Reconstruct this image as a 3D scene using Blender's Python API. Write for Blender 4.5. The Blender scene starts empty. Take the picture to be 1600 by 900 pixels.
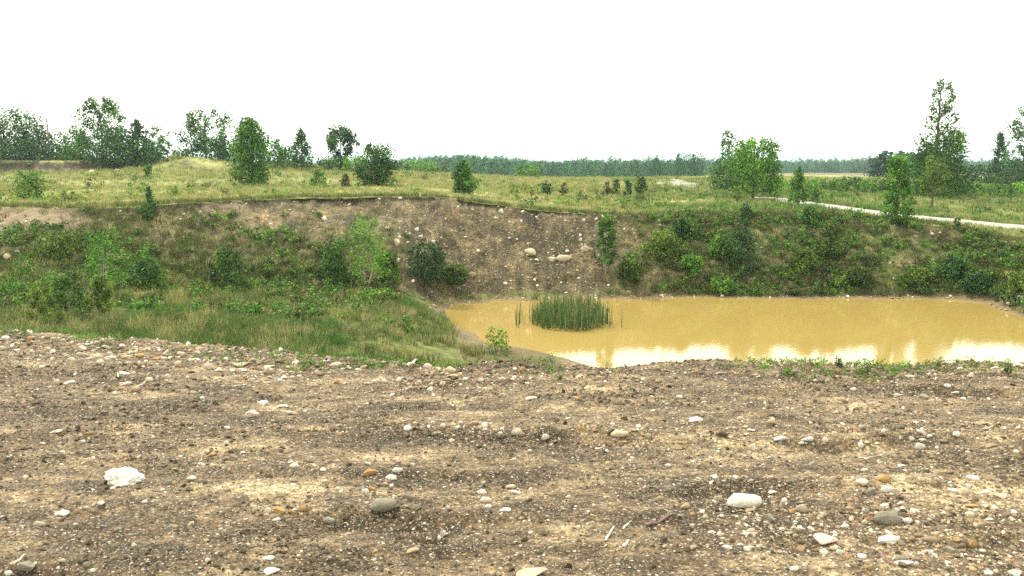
import bpy, math, random
import numpy as np
from mathutils import Vector, Matrix, Euler
import bmesh

# ------------------------------------------------------------------ camera, world, sun, exposure
sc = bpy.context.scene
COL = sc.collection
H = 5.6                       # eye above the pond surface (z = 0)
F = 1450.0                    # focal length in pixels of the 1600 px wide photograph
P = math.radians(7.85)
cam_d = bpy.data.cameras.new('camera')
cam = bpy.data.objects.new('camera', cam_d)
COL.objects.link(cam)
cam.location = (0, 0, H)
cam.rotation_euler = (math.radians(90) - P, 0, 0)
cam_d.sensor_width = 36.0
cam_d.lens = 36.0 * F / 1600.0
cam_d.clip_start = 0.1
cam_d.clip_end = 20000
sc.camera = cam

SUN_EL, SUN_AZ = math.radians(50), math.radians(-48)      # azimuth measured from +y towards +x
w = bpy.data.worlds.new("World")
sc.world = w
w.use_nodes = True
wn, wl = w.node_tree.nodes, w.node_tree.links
wn.clear()
sky = wn.new('ShaderNodeTexSky')
sky.sky_type = 'NISHITA'
sky.sun_disc = False
sky.sun_elevation = SUN_EL
sky.sun_rotation = SUN_AZ
sky.dust_density = 6.0
sky.air_density = 1.0
veil = wn.new('ShaderNodeMix'); veil.data_type = 'RGBA'
veil.inputs[0].default_value = 0.72                        # an even white cloud veil over the clear sky
veil.inputs[7].default_value = (19.2, 19.4, 16.6, 1)
bg = wn.new('ShaderNodeBackground'); bg.inputs['Strength'].default_value = 0.11
out = wn.new('ShaderNodeOutputWorld')
wl.new(sky.outputs[0], veil.inputs[6])
wl.new(veil.outputs[2], bg.inputs['Color'])
wl.new(bg.outputs[0], out.inputs['Surface'])

sd = bpy.data.lights.new('sun', 'SUN')
sd.energy = 3.0
sd.angle = math.radians(5)
sd.color = (1.0, 0.96, 0.82)
sun = bpy.data.objects.new('sun', sd)
COL.objects.link(sun)
sdir = Vector((math.sin(SUN_AZ) * math.cos(SUN_EL), math.cos(SUN_AZ) * math.cos(SUN_EL), math.sin(SUN_EL)))
sun.rotation_euler = sdir.to_track_quat('Z', 'Y').to_euler()
sun.location = (0, 0, 60)

sc.view_settings.view_transform = 'Standard'
sc.view_settings.look = 'None'
sc.view_settings.gamma = 1
sc.view_settings.use_curve_mapping = False
sc.view_settings.exposure = 0.78
sc.cycles.use_denoising = False
sc.cycles.max_bounces = 6
sc.cycles.transparent_max_bounces = 8
sc.cycles.volume_bounces = 1
sc.cycles.caustics_reflective = False
sc.cycles.caustics_refractive = False

rng = np.random.default_rng(11)
random.seed(5)

# ------------------------------------------------------------------ small helpers
def T(v):
    return np.tan(P + np.arctan((np.asarray(v, float) - 450) / F))

def hashn(ix, iy, seed):
    h = (ix.astype(np.int64) * 374761393 + iy.astype(np.int64) * 668265263 + seed * 974711) & 0x7fffffff
    h = ((h ^ (h >> 13)) * 1274126177) & 0x7fffffff
    return ((h ^ (h >> 16)) & 0xffff) / 65535.0

def vnoise(x, y, seed=0):
    x = np.asarray(x, float); y = np.asarray(y, float)
    ix, iy = np.floor(x), np.floor(y)
    fx, fy = x - ix, y - iy
    fx = fx * fx * (3 - 2 * fx); fy = fy * fy * (3 - 2 * fy)
    a = hashn(ix, iy, seed); b = hashn(ix + 1, iy, seed)
    c = hashn(ix, iy + 1, seed); d = hashn(ix + 1, iy + 1, seed)
    return ((a * (1 - fx) + b * fx) * (1 - fy) + (c * (1 - fx) + d * fx) * fy) * 2 - 1

def fbm(x, y, octs=3, seed=0):
    t, a, f, n = 0, 1.0, 1.0, 0
    for o in range(octs):
        t = t + a * vnoise(x * f + 17.3 * o, y * f - 9.1 * o, seed + o)
        n += a; a *= 0.55; f *= 2.03
    return t / n

def sstep(a, b, x):
    t = np.clip((x - a) / (b - a), 0, 1)
    return t * t * (3 - 2 * t)

def tag(o, label=None, cat=None, group=None, kind=None):
    if label: o['label'] = label
    if cat: o['category'] = cat
    if group: o['group'] = group
    if kind: o['kind'] = kind
    return o

def new_obj(name, me, parent=None, loc=(0, 0, 0)):
    o = bpy.data.objects.new(name, me)
    COL.objects.link(o)
    if parent: o.parent = parent
    else: o.location = loc
    return o

def mesh_np(name, V, Fc, mat=None, smooth=False):
    """V (n,3), Fc (m,k) of constant k"""
    me = bpy.data.meshes.new(name)
    V = np.asarray(V, np.float32); Fc = np.asarray(Fc, np.int32)
    me.vertices.add(len(V)); me.vertices.foreach_set('co', V.ravel())
    k = Fc.shape[1]
    me.loops.add(Fc.size); me.loops.foreach_set('vertex_index', Fc.ravel())
    me.polygons.add(len(Fc))
    me.polygons.foreach_set('loop_start', np.arange(0, Fc.size, k, dtype=np.int32))
    me.polygons.foreach_set('loop_total', np.full(len(Fc), k, np.int32))
    me.update(calc_edges=True)
    if smooth: me.polygons.foreach_set('use_smooth', np.ones(len(Fc), bool))
    if mat: me.materials.append(mat)
    return me

def fattr(me, name, arr):
    a = me.attributes.new(name, 'FLOAT', 'POINT')
    a.data.foreach_set('value', np.asarray(arr, np.float32))

# ------------------------------------------------------------------ the terrain as a function of (x, y)
# each column: image column it was surveyed at, then the control points of the ground profile going away from the eye,
# as (distance, 'v', image row) or (distance, 'z', height): edge, drop, floor near, floor far, toe, mid bank, lip foot, rim, plateau x4, valley
def fgz(y): return 4.0 - 0.075 * y
COLS = [
 (-700, [(13.5,'f',0),(20,'z',2.0),(24,'z',1.8),(28,'z',1.9),(31,'z',2.2),(33,'z',3.0),(35,'z',3.6),(35.4,'z',3.95),(60,'z',4.3),(80,'z',4.8),(84,'z',5.9),(150,'z',6.0),(230,'z',1)]),
 (0,    [(14.2,'f',0),(20,'z',1.80),(24,'v',500),(29,'v',452),(31,'v',425),(33.5,'v',375),(36.6,'v',335),(37,'v',324),(60,'v',290),(82,'v',269),(83.2,'v',250),(150,'v',250),(230,'z',1)]),
 (120,  [(13.6,'f',0),(19,'z',1.70),(24,'v',500),(29,'v',456),(31.5,'v',430),(34.0,'v',375),(36.6,'v',336),(37,'v',325),(60,'v',290),(82,'v',268),(83.2,'v',251),(150,'v',250),(230,'z',1)]),
 (220,  [(12.8,'f',0),(18,'z',1.50),(24,'v',500),(29.5,'v',462),(32,'v',440),(34.5,'v',380),(37.2,'v',334),(37.6,'v',322),(60,'v',289),(84,'v',264),(86,'v',252),(150,'v',251),(230,'z',1)]),
 (290,  [(12.4,'f',0),(18,'z',1.35),(24,'v',502),(30,'v',465),(32.5,'v',445),(35.5,'v',375),(38.1,'v',328),(38.5,'v',318),(60,'v',287),(84,'v',260),(90,'v',246),(110,'v',256),(230,'z',1)]),
 (400,  [(11.9,'f',0),(18,'z',1.15),(23,'v',515),(30,'v',473),(33,'v',451),(36.4,'v',375),(39.5,'v',322),(40,'v',312),(60,'v',287),(84,'v',263),(110,'v',255),(150,'v',256),(230,'z',1)]),
 (600,  [(11.2,'f',0),(16,'z',1.05),(22,'v',540),(30,'v',480),(33.8,'v',456),(37.5,'v',370),(40.7,'v',317),(41.2,'v',307),(65,'v',285),(98,'v',269),(120,'v',267),(140,'v',268),(230,'z',-3)]),
 (700,  [(11.1,'f',0),(15,'z',1.00),(22,'z',0.70),(31,'z',0.40),(36.8,'z',0.22),(39.5,'v',375),(41.8,'v',318),(42.3,'v',308),(65,'v',292),(98,'v',274),(115,'v',273),(140,'z',3.2),(230,'z',-4)]),
 (800,  [(10.9,'f',0),(14,'z',1.00),(20,'z',0.60),(31,'z',0.30),(37.8,'z',0.15),(39.8,'v',390),(41.8,'v',333),(42.2,'v',325),(65,'v',298),(98,'v',280),(115,'v',278),(140,'z',2.6),(230,'z',-4)]),
 (950,  [(10.8,'f',0),(14,'z',1.20),(18,'z',0.50),(31,'z',0.20),(37.8,'z',0.15),(39.8,'v',400),(41.6,'v',346),(42.1,'v',338),(65,'v',302),(98,'v',283),(125,'v',279),(150,'z',2.4),(230,'z',-4)]),
 (1100, [(11.0,'f',0),(14,'z',1.30),(18,'z',0.50),(31,'z',0.20),(38.0,'z',0.15),(40.4,'v',395),(43.0,'v',346),(45.0,'v',333),(62,'v',306),(92,'v',290),(140,'v',278),(200,'v',274),(300,'z',-4)]),
 (1250, [(10.9,'f',0),(14.5,'z',1.3),(18,'z',0.50),(31,'z',0.20),(38.2,'z',0.15),(40.6,'v',395),(42.8,'v',344),(44.5,'v',333),(62,'v',307),(92,'v',290),(150,'v',276),(250,'v',268),(330,'z',-3)]),
 (1400, [(11.0,'f',0),(14.5,'z',1.3),(18,'z',0.50),(31,'z',0.20),(37.8,'z',0.15),(39.8,'v',405),(41.8,'v',353),(42.8,'v',345),(62,'v',309),(92,'v',292),(150,'v',278),(250,'v',269),(330,'z',-3)]),
 (1500, [(11.3,'f',0),(14.5,'z',1.3),(18,'z',0.50),(31,'z',0.20),(36.8,'z',0.18),(39.0,'v',420),(41.8,'v',366),(42.3,'v',356),(62,'v',312),(92,'v',294),(150,'v',279),(250,'v',269),(330,'z',-3)]),
 (1600, [(11.2,'f',0),(14.5,'z',1.3),(18,'z',0.50),(26,'z',0.20),(31.8,'z',0.20),(35.0,'v',450),(38.4,'v',396),(39.0,'v',382),(62,'v',314),(92,'v',296),(150,'v',280),(250,'v',269),(330,'z',-3)]),
 (2300, [(11.2,'f',0),(14.5,'z',1.3),(18,'z',0.60),(21,'z',0.30),(24,'z',0.40),(27,'z',1.3),(31.5,'z',2.2),(32.2,'z',2.5),(62,'z',2.9),(92,'z',2.9),(150,'z',3.0),(250,'z',3.0),(330,'z',-3)]),
]
NS = 900
s_tab = np.linspace(-1.3, 1.3, NS)
c_s = np.array([(c[0] - 800) / F for c in COLS])
yk, zk = [], []
for k in range(13):
    ys, zs = [], []
    for u, pts in COLS:
        y, m, val = pts[k]
        z = fgz(y) if m == 'f' else (val if m == 'z' else H - y * float(T(val)))
        ys.append(y); zs.append(z)
    yk.append(np.interp(s_tab, c_s, ys)); zk.append(np.interp(s_tab, c_s, zs))
yk = np.array([np.full(NS, -60.0), np.zeros(NS)] + yk + [np.full(NS, 700.0), np.full(NS, 6000.0)])
zk = np.array([np.full(NS, 5.4), np.full(NS, 4.0)] + zk + [np.full(NS, -5.0), np.full(NS, -3.0)])
ker = np.exp(-0.5 * (np.arange(-20, 21) / 7.0) ** 2); ker /= ker.sum()
def smooth_row(a):
    p = np.pad(a, 20, mode='edge'); return np.convolve(p, ker, 'valid')
yk = np.array([smooth_row(a) for a in yk]); zk = np.array([smooth_row(a) for a in zk])
K = len(yk)          # 0 behind, 1 eye, 2 edge, 3 drop, 4 floor near, 5 floor far, 6 toe, 7 mid, 8 lip foot, 9 rim, 10..13 plateau, 14 valley, 15, 16

def prof(x, y):
    s = x / np.maximum(y, 7.0)
    fi = np.clip((s + 1.3) / 2.6 * (NS - 1), 0, NS - 1.001)
    i = fi.astype(int); f = fi - i
    Y = yk[:, i] * (1 - f) + yk[:, i + 1] * f
    Z = zk[:, i] * (1 - f) + zk[:, i + 1] * f
    z = np.array(Z[0]); tau = np.zeros_like(z)
    for k in range(K - 1):
        m = y >= Y[k]
        t = np.clip((y - Y[k]) / np.maximum(Y[k + 1] - Y[k], 1e-3), 0, 1)
        z = np.where(m, Z[k] * (1 - t) + Z[k + 1] * t, z)
        tau = np.where(m, k + t, tau)
    return z, tau

def px(u, y, z=0.0):
    return (u - 800) / F * (y * math.cos(P) + (H - z) * math.sin(P))

def flat_pt(u, v, z=0.0):
    y = (H - z) / float(T(v)); return (px(u, y, z), y)

POND = [flat_pt(*q) for q in [(694,486),(705,498),(722,512),(752,530),(790,546),(830,555),(880,562),(930,575),(1000,596),(1150,612),(1400,612),(1600,600),
        (1690,570),(1690,530),(1640,508),(1600,498),(1565,483),(1530,472),(1490,467.5),(1400,467),(1300,466),(1200,466.5),(1100,465.5),(1000,466.5),(930,467.5),(850,470),(790,470),(740,472),(702,477)]]
POND = np.array(POND)
def pond_sd(x, y):
    """signed distance to the pond outline, negative inside"""
    x = x + 0.25 * fbm(x * 0.9, y * 0.5, 3, 71); y = y + 0.3 * fbm(x * 0.6, y * 0.6, 3, 72)
    d = np.full(np.shape(x), 1e9); ins = np.zeros(np.shape(x), bool)
    n = len(POND)
    for i in range(n):
        ax, ay = POND[i]; bx, by = POND[(i + 1) % n]
        ex, ey = bx - ax, by - ay
        t = np.clip(((x - ax) * ex + (y - ay) * ey) / (ex * ex + ey * ey), 0, 1)
        d = np.minimum(d, np.hypot(x - ax - t * ex, y - ay - t * ey))
        c = ((ay > y) != (by > y)) & (x < (bx - ax) * (y - ay) / ((by - ay) if abs(by - ay) > 1e-9 else 1e-9) + ax)
        ins ^= c
    return np.where(ins, -d, d)

ROAD = None
def road_d(x, y):
    if ROAD is None: return np.full(np.shape(x), 1e9)
    d = np.full(np.shape(x), 1e9)
    for i in range(len(ROAD) - 1):
        ax, ay = ROAD[i][:2]; bx, by = ROAD[i + 1][:2]
        ex, ey = bx - ax, by - ay
        t = np.clip(((x - ax) * ex + (y - ay) * ey) / (ex * ex + ey * ey), 0, 1)
        d = np.minimum(d, np.hypot(x - ax - t * ex, y - ay - t * ey))
    return d

def ground(x, y, full=False):
    x = np.atleast_1d(np.asarray(x, float)); y = np.atleast_1d(np.asarray(y, float))
    mid = sstep(20, 32, y) * (1 - sstep(48, 62, y))
    # rills and slumps: the distance is warped more across than along the slope
    yw = y + mid * (0.55 * fbm(x * 0.28, y * 0.08, 3, 3) + (0.30 + 0.45 * (1 - sstep(-0.2, -0.05, x / np.maximum(y, 7)))) * fbm(x * 0.9 + 0.6 * y, y * 0.12, 3, 7))
    yw = yw + (0.40 * fbm(x * 0.45, y * 0.15, 3, 21)) * sstep(8, 10, y) * (1 - sstep(15, 20, y))
    yw = yw + 1.1 * fbm(x * 0.3, x * 0, 3, 23) * sstep(70, 76, y) * (1 - sstep(88, 94, y))
    z0, tau = prof(x, yw)
    d = 0.012 * np.abs(y) + 0.12
    za, _ = prof(x, yw - d); zb, _ = prof(x, yw + d)
    keep = sstep(7.2, 8.0, tau) * (1 - sstep(9.2, 9.8, tau)) * (1 - sstep(0.15, 0.24, x / np.maximum(y, 7)) * (1 - sstep(.38, .42, x / np.maximum(y, 7))))
    keep = np.maximum(keep, sstep(10.7, 11, tau) * (1 - sstep(12, 12.3, tau)) * (x / np.maximum(y, 7) < -0.35))
    z = z0 * keep + (za + z0 + zb) / 3 * (1 - keep)
    fgm = 1 - sstep(2.4, 3.0, tau)
    bank = sstep(5.8, 6.5, tau) * (1 - sstep(8.6, 9.1, tau))
    flo = sstep(2.6, 3.2, tau) * (1 - sstep(5.8, 6.2, tau))
    plat = sstep(8.9, 9.5, tau)
    far = sstep(120, 300, y)
    n = fgm * (0.035 * fbm(x * 0.9, y * 1.1, 3, 31) + 0.030 * fbm(x * 0.5 + 0.1 * y, y * 3.2, 3, 32) + 0.020 * fbm(x * 6, y * 7, 3, 33) + 0.022 * fbm(x * 2.2, y * 4.5, 3, 34) * sstep(-.2, .5, fbm(x * .5, y * 1.1, 2, 36)))
    def strip(yc, wd_, x0, x1, sd_):
        yy = y + 0.35 * fbm(x * .5, x * 0, 2, sd_)
        g_ = sstep(x0 - .5, x0 + .3, x) * (1 - sstep(x1, x1 + .6, x)) * (0.35 + 0.65 * sstep(-.35, .35, fbm(x * 1.6, y * 2, 3, sd_ + 1)))
        return g_ * (np.exp(-((yy - yc) / wd_) ** 2) - 0.8 * np.exp(-((yy - yc + 1.9 * wd_) / wd_) ** 2))
    n = n + fgm * (0.060 * strip(7.05, .13, -1.2, 5.5, 201) + 0.07 * strip(9.3, .16, 3.0, 6.5, 205) + .04 * strip(5.1, .10, -1.6, -.2, 209) + .035 * strip(5.6, .1, 1.2, 4, 213) + .045 * strip(4.55, .09, 1.4, 3.6, 217))
    for hx, hy, hr, hd in ((px(668, 4.62, 3.6), 4.62, .10, .09), (px(48, 4.12, 3.6), 4.1, .13, .08), (px(110, 5.0, 3.6), 5.0, .15, .03)):
        n = n - hd * np.exp(-(((x - hx) / (hr * 1.5)) ** 2 + ((y - hy) / hr) ** 2) ** 1.5)
    n = n + 0.10 * fbm(x * 0.8, y * 1.5, 3, 35) * sstep(1.75, 1.95, tau) * (1 - sstep(2.3, 3, tau))
    n = n + bank * (0.18 * fbm(x * 1.0, y * 0.8, 3, 41) + 0.10 * fbm(x * 3.5, y * 2.0, 3, 42))
    n = n + flo * (0.10 * fbm(x * 0.6, y * 0.6, 3, 43) + 0.03 * fbm(x * 3, y * 3, 2, 44))
    rd = road_d(x, y)
    n = n + plat * (1 - far) * sstep(1.5, 5, rd) * (0.14 * fbm(x * 0.12, y * 0.12, 2, 45) + 0.05 * fbm(x * 1.1, y * 0.9, 3, 46))
    n = n + far * 0.5 * fbm(x * 0.02, y * 0.02, 2, 47)
    z = z + n
    # pit mound left
    mx, my = px(290, 84, 4.9), 84
    z = z + (0.58 + .25 * fbm(x * .9, y * .9, 3, 24)) * np.exp(-(((x - mx) / 2.4) ** 2 + ((y - my) / 3.0) ** 2)) + 0.35 * np.exp(-(((x - mx - 4) / 3.5) ** 2 + ((y - my) / 3.0) ** 2))
    z = z + 0.6 * np.exp(-(((x - px(1064, 86, 3.4)) / 7) ** 2 + ((y - 86) / 6.5) ** 2))
    pd = pond_sd(x, y)
    inside = np.clip(-pd, 0, 3)
    zi = -0.04 - 0.25 * inside
    zo = 0.015 + (z - 0.015) * sstep(0.0, 1.6, pd)
    near = pd < 6
    z = np.where(pd < 0, np.minimum(zi, 0.4), np.where(near, np.where(z > 0.015, zo, 0.015 + 0.05 * sstep(0, 1, pd)), z))
    if full: return z, tau, pd, rd
    return z

def hit(u, v, ymin=1.5, ymax=400):
    ys = np.exp(np.linspace(math.log(ymin), math.log(ymax), 1500))
    zl = np.full_like(ys, 3.0)
    for _ in range(2):
        xs = px(u, ys, zl); zl = ground(xs, ys)
    line = H - ys * float(T(v))
    b = np.where(zl >= line)[0]
    i = b[0] if len(b) else len(ys) - 1
    return float(px(u, ys[i], zl[i])), float(ys[i]), float(zl[i])

ROAD = [hit(u, v, 30) for u, v in [(1760,374),(1680,366),(1600,356),(1500,347),(1400,338.5),(1320,328),(1260,319.5),(1200,310.5),(1185,308.5)]]

# ------------------------------------------------------------------ materials
def mat_new(name):
    m = bpy.data.materials.new(name); m.use_nodes = True
    nt = m.node_tree; nt.nodes.clear()
    o = nt.nodes.new('ShaderNodeOutputMaterial'); b = nt.nodes.new('ShaderNodeBsdfPrincipled')
    nt.links.new(b.outputs[0], o.inputs['Surface'])
    b.inputs['Roughness'].default_value = 0.9
    b.inputs['Specular IOR Level'].default_value = 0.2
    return m, nt, b, o

def N(nt, t, **kw):
    n = nt.nodes.new(t)
    for k, v in kw.items(): setattr(n, k, v)
    return n

def ramp(nt, fac, cols, mode='LINEAR'):
    r = N(nt, 'ShaderNodeValToRGB'); cr = r.color_ramp; cr.interpolation = mode
    while len(cr.elements) < len(cols): cr.elements.new(0.5)
    for e, (p, c) in zip(cr.elements, cols):
        e.position = p; e.color = (c[0], c[1], c[2], 1)
    nt.links.new(fac, r.inputs[0]); return r.outputs[0]

def noise(nt, vec, scale, detail=4, rough=0.6, dist=0.0):
    n = N(nt, 'ShaderNodeTexNoise'); n.inputs['Scale'].default_value = scale
    n.inputs['Detail'].default_value = detail; n.inputs['Roughness'].default_value = rough
    n.inputs['Distortion'].default_value = dist
    if vec is not None: nt.links.new(vec, n.inputs['Vector'])
    return n.outputs['Fac']

def mixc(nt, fac, a, b, mode='MIX'):
    m = N(nt, 'ShaderNodeMix', data_type='RGBA', blend_type=mode)
    for s, val in ((m.inputs[0], fac), (m.inputs[6], a), (m.inputs[7], b)):
        if hasattr(val, 'links'): nt.links.new(val, s)
        elif isinstance(val, (int, float)): s.default_value = val
        else: s.default_value = (val[0], val[1], val[2], 1)
    return m.outputs[2]

def math_n(nt, op, a, b=None, clamp=False):
    m = N(nt, 'ShaderNodeMath', operation=op, use_clamp=clamp)
    for s, val in ((m.inputs[0], a), (m.inputs[1], b)):
        if val is None: continue
        if hasattr(val, 'links'): nt.links.new(val, s)
        else: s.default_value = val
    return m.outputs[0]

def attr(nt, name):
    a = N(nt, 'ShaderNodeAttribute', attribute_name=name); return a.outputs['Fac']

def ground_material():
    m, nt, b, o = mat_new('pit_ground')
    pos = N(nt, 'ShaderNodeNewGeometry').outputs['Position']
    mp = N(nt, 'ShaderNodeMapping'); mp.inputs['Scale'].default_value = (0.9, 1.5, 1); nt.links.new(pos, mp.inputs[0])
    st = mp.outputs[0]
    # packed gravel dirt
    big = noise(nt, st, 1.3, 7, 0.72)
    gr = ramp(nt, big, [(0.37, (0.030, 0.022, 0.012)), (0.46, (0.072, 0.052, 0.030)), (0.55, (0.150, 0.114, 0.069)), (0.66, (0.33, 0.265, 0.170))])
    fine = noise(nt, pos, 30, 8, 0.85)
    gr = mixc(nt, 0.95, gr, ramp(nt, fine, [(0.38, (0.12, 0.11, 0.105)), (0.5, (0.88, 0.85, 0.82)), (0.62, (2.2, 2.1, 1.95))]), 'MULTIPLY')
    gr = mixc(nt, 0.75, gr, ramp(nt, noise(nt, pos, .55, 4, .6, .6), [(0.38, (0.62, 0.54, 0.48)), (0.5, (1, 0.97, 0.93)), (0.62, (1.35, 1.3, 1.22))]), 'MULTIPLY')
    med = noise(nt, pos, 7, 5, 0.7)
    gr = mixc(nt, 0.8, gr, ramp(nt, med, [(0.38, (0.36, 0.35, 0.33)), (0.5, (1, 1, 1)), (0.62, (1.6, 1.55, 1.45))]), 'MULTIPLY')
    vo = N(nt, 'ShaderNodeTexVoronoi', feature='F1'); vo.inputs['Scale'].default_value = 75; nt.links.new(pos, vo.inputs['Vector'])
    grain = ramp(nt, vo.outputs['Color'], [(0.0, (0.03, 0.024, 0.018)), (0.35, (0.10, 0.075, 0.05)), (0.62, (0.21, 0.165, 0.11)), (0.85, (0.45, 0.39, 0.30)), (1, (0.66, 0.60, 0.51))])
    gmask = math_n(nt, 'LESS_THAN', vo.outputs['Distance'], 0.38)
    gr = mixc(nt, math_n(nt, 'MULTIPLY', gmask, 0.65), gr, grain)
    v2 = N(nt, 'ShaderNodeTexVoronoi', feature='F1'); v2.inputs['Scale'].default_value = 30; nt.links.new(pos, v2.inputs['Vector'])
    g2 = math_n(nt, 'LESS_THAN', v2.outputs['Distance'], 0.26)
    grain2 = ramp(nt, v2.outputs['Color'], [(0.0, (0.03, 0.024, 0.018)), (0.4, (0.12, 0.09, 0.06)), (0.65, (0.30, 0.24, 0.17)), (0.9, (0.60, 0.54, 0.45))])
    gr = mixc(nt, math_n(nt, 'MULTIPLY', g2, 0.7), gr, grain2)
    # bank earth
    e1 = noise(nt, pos, 0.8, 6, 0.7, 0.4)
    ea = ramp(nt, e1, [(0.34, (0.026, 0.021, 0.012)), (0.46, (0.064, 0.051, 0.029)), (0.57, (0.120, 0.094, 0.054)), (0.68, (0.22, 0.155, 0.088))])
    ef = noise(nt, pos, 14, 5, 0.8)
    ea = mixc(nt, 0.9, ea, ramp(nt, ef, [(0.37, (0.22, 0.21, 0.20)), (0.5, (0.9, 0.88, 0.86)), (0.62, (2.3, 2.2, 2.0))]), 'MULTIPLY')
    ms = N(nt, 'ShaderNodeMapping'); ms.inputs['Scale'].default_value = (3.2, 0.35, 0.5); ms.inputs['Rotation'].default_value = (0, 0, 0.25); nt.links.new(pos, ms.inputs[0])
    ea = mixc(nt, 0.7, ea, ramp(nt, noise(nt, ms.outputs[0], 1.0, 4, 0.6), [(0.38, (0.5, 0.5, 0.5)), (0.5, (1, 1, 1)), (0.62, (1.4, 1.35, 1.25))]), 'MULTIPLY')
    ea = mixc(nt, attr(nt, 'topsoil'), ea, (0.016, 0.012, 0.008))
    ea = mixc(nt, attr(nt, 'pale'), ea, mixc(nt, ef, (0.09, 0.066, 0.042), (0.27, 0.195, 0.12)))
    # turf
    t1 = noise(nt, pos, 0.22, 5, 0.6)
    t2 = noise(nt, pos, 2.6, 5, 0.75)
    tu = ramp(nt, t1, [(0.30, (0.085, 0.115, 0.024)), (0.46, (0.145, 0.170, 0.042)), (0.58, (0.235, 0.230, 0.078)), (0.72, (0.22, 0.185, 0.09))])
    tu = mixc(nt, 0.8, tu, ramp(nt, t2, [(0.3, (0.4, 0.42, 0.4)), (0.5, (0.95, 0.97, 0.9)), (0.7, (1.6, 1.5, 1.35))]), 'MULTIPLY')
    tg = ramp(nt, t2, [(0.36, (0.020, 0.028, 0.007)), (0.5, (0.070, 0.092, 0.018)), (0.64, (0.18, 0.175, 0.06))])   # damp green floor
    tu = mixc(nt, attr(nt, 'fresh'), tu, mixc(nt, t2, (0.05, 0.10, 0.012), (0.22, 0.27, 0.06)))
    tu = mixc(nt, attr(nt, 'damp'), tu, tg)
    tu = mixc(nt, attr(nt, 'heath'), tu, mixc(nt, t2, (0.07, 0.055, 0.036), (0.15, 0.115, 0.08)))
    c = mixc(nt, attr(nt, 'gravel'), ea, gr)
    gm = math_n(nt, 'ADD', attr(nt, 'turf'), math_n(nt, 'MULTIPLY', math_n(nt, 'SUBTRACT', noise(nt, pos, 2.2, 6, 0.75), 0.5), 1.5), True)
    gm = math_n(nt, 'MULTIPLY', gm, math_n(nt, 'GREATER_THAN', attr(nt, 'turf'), 0.02))
    c = mixc(nt, gm, c, tu)
    c = mixc(nt, attr(nt, 'wet'), c, (0.16, 0.115, 0.06))
    c = mixc(nt, attr(nt, 'forest'), c, (0.02, 0.04, 0.022))
    nt.links.new(c, b.inputs['Base Color'])
    bp = N(nt, 'ShaderNodeBump'); bp.inputs['Strength'].default_value = 0.9; bp.inputs['Distance'].default_value = 0.03
    hgt = math_n(nt, 'ADD', noise(nt, pos, 9, 8, 0.75), math_n(nt, 'MULTIPLY', noise(nt, pos, 60, 3, 0.7), 0.35))
    nt.links.new(hgt, bp.inputs['Height']); nt.links.new(bp.outputs[0], b.inputs['Normal'])
    return m

def stone_material(name, palette, mottle=0.35):
    m, nt, b, o = mat_new(name)
    oi = N(nt, 'ShaderNodeObjectInfo').outputs['Random']
    n = len(palette)
    c = ramp(nt, oi, [(i / n, q) for i, q in enumerate(palette)], 'CONSTANT')
    tc = N(nt, 'ShaderNodeTexCoord').outputs['Object']
    f = noise(nt, tc, 2.2, 6, 0.7)
    c = mixc(nt, mottle, c, ramp(nt, f, [(0.3, (0.35, 0.3, 0.25)), (0.5, (1, 0.96, 0.92)), (0.7, (1.35, 1.3, 1.25))]), 'MULTIPLY')
    nt.links.new(c, b.inputs['Base Color'])
    bp = N(nt, 'ShaderNodeBump'); bp.inputs['Strength'].default_value = 0.5; bp.inputs['Distance'].default_value = 0.08
    nt.links.new(noise(nt, tc, 5, 6, 0.7), bp.inputs['Height']); nt.links.new(bp.outputs[0], b.inputs['Normal'])
    return m

def leaf_material(name, dark, mid, light, trans=0.22):
    m, nt, b, o = mat_new(name)
    dark, mid, light = [(c_[0] * 0.74, c_[1] * 0.80, c_[2] * 0.52) for c_ in (tuple(v * .55 for v in dark), tuple(v * .92 for v in mid), tuple(v * 1.12 for v in light))]
    g = N(nt, 'ShaderNodeNewGeometry')
    r = g.outputs['Random Per Island']
    tone = attr(nt, 'tone')
    k = math_n(nt, 'ADD', math_n(nt, 'MULTIPLY', r, 0.55), math_n(nt, 'MULTIPLY', tone, 0.45))
    oi = N(nt, 'ShaderNodeObjectInfo').outputs['Random']
    k = math_n(nt, 'ADD', k, math_n(nt, 'MULTIPLY', math_n(nt, 'SUBTRACT', oi, 0.5), 0.6 if name == 'far_foliage' else 0.25))
    c = ramp(nt, k, [(0.12, dark), (0.5, mid), (0.88, light)])
    nt.links.new(c, b.inputs['Base Color'])
    b.inputs['Roughness'].default_value = 0.65
    tr = N(nt, 'ShaderNodeBsdfTranslucent'); nt.links.new(mixc(nt, 1.0, c, (1.15, 1.3, 0.6), 'MULTIPLY'), tr.inputs['Color'])
    ms = N(nt, 'ShaderNodeMixShader'); ms.inputs[0].default_value = trans
    nt.links.new(b.outputs[0], ms.inputs[1]); nt.links.new(tr.outputs[0], ms.inputs[2])
    nt.links.new(ms.outputs[0], o.inputs['Surface'])
    return m

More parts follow.
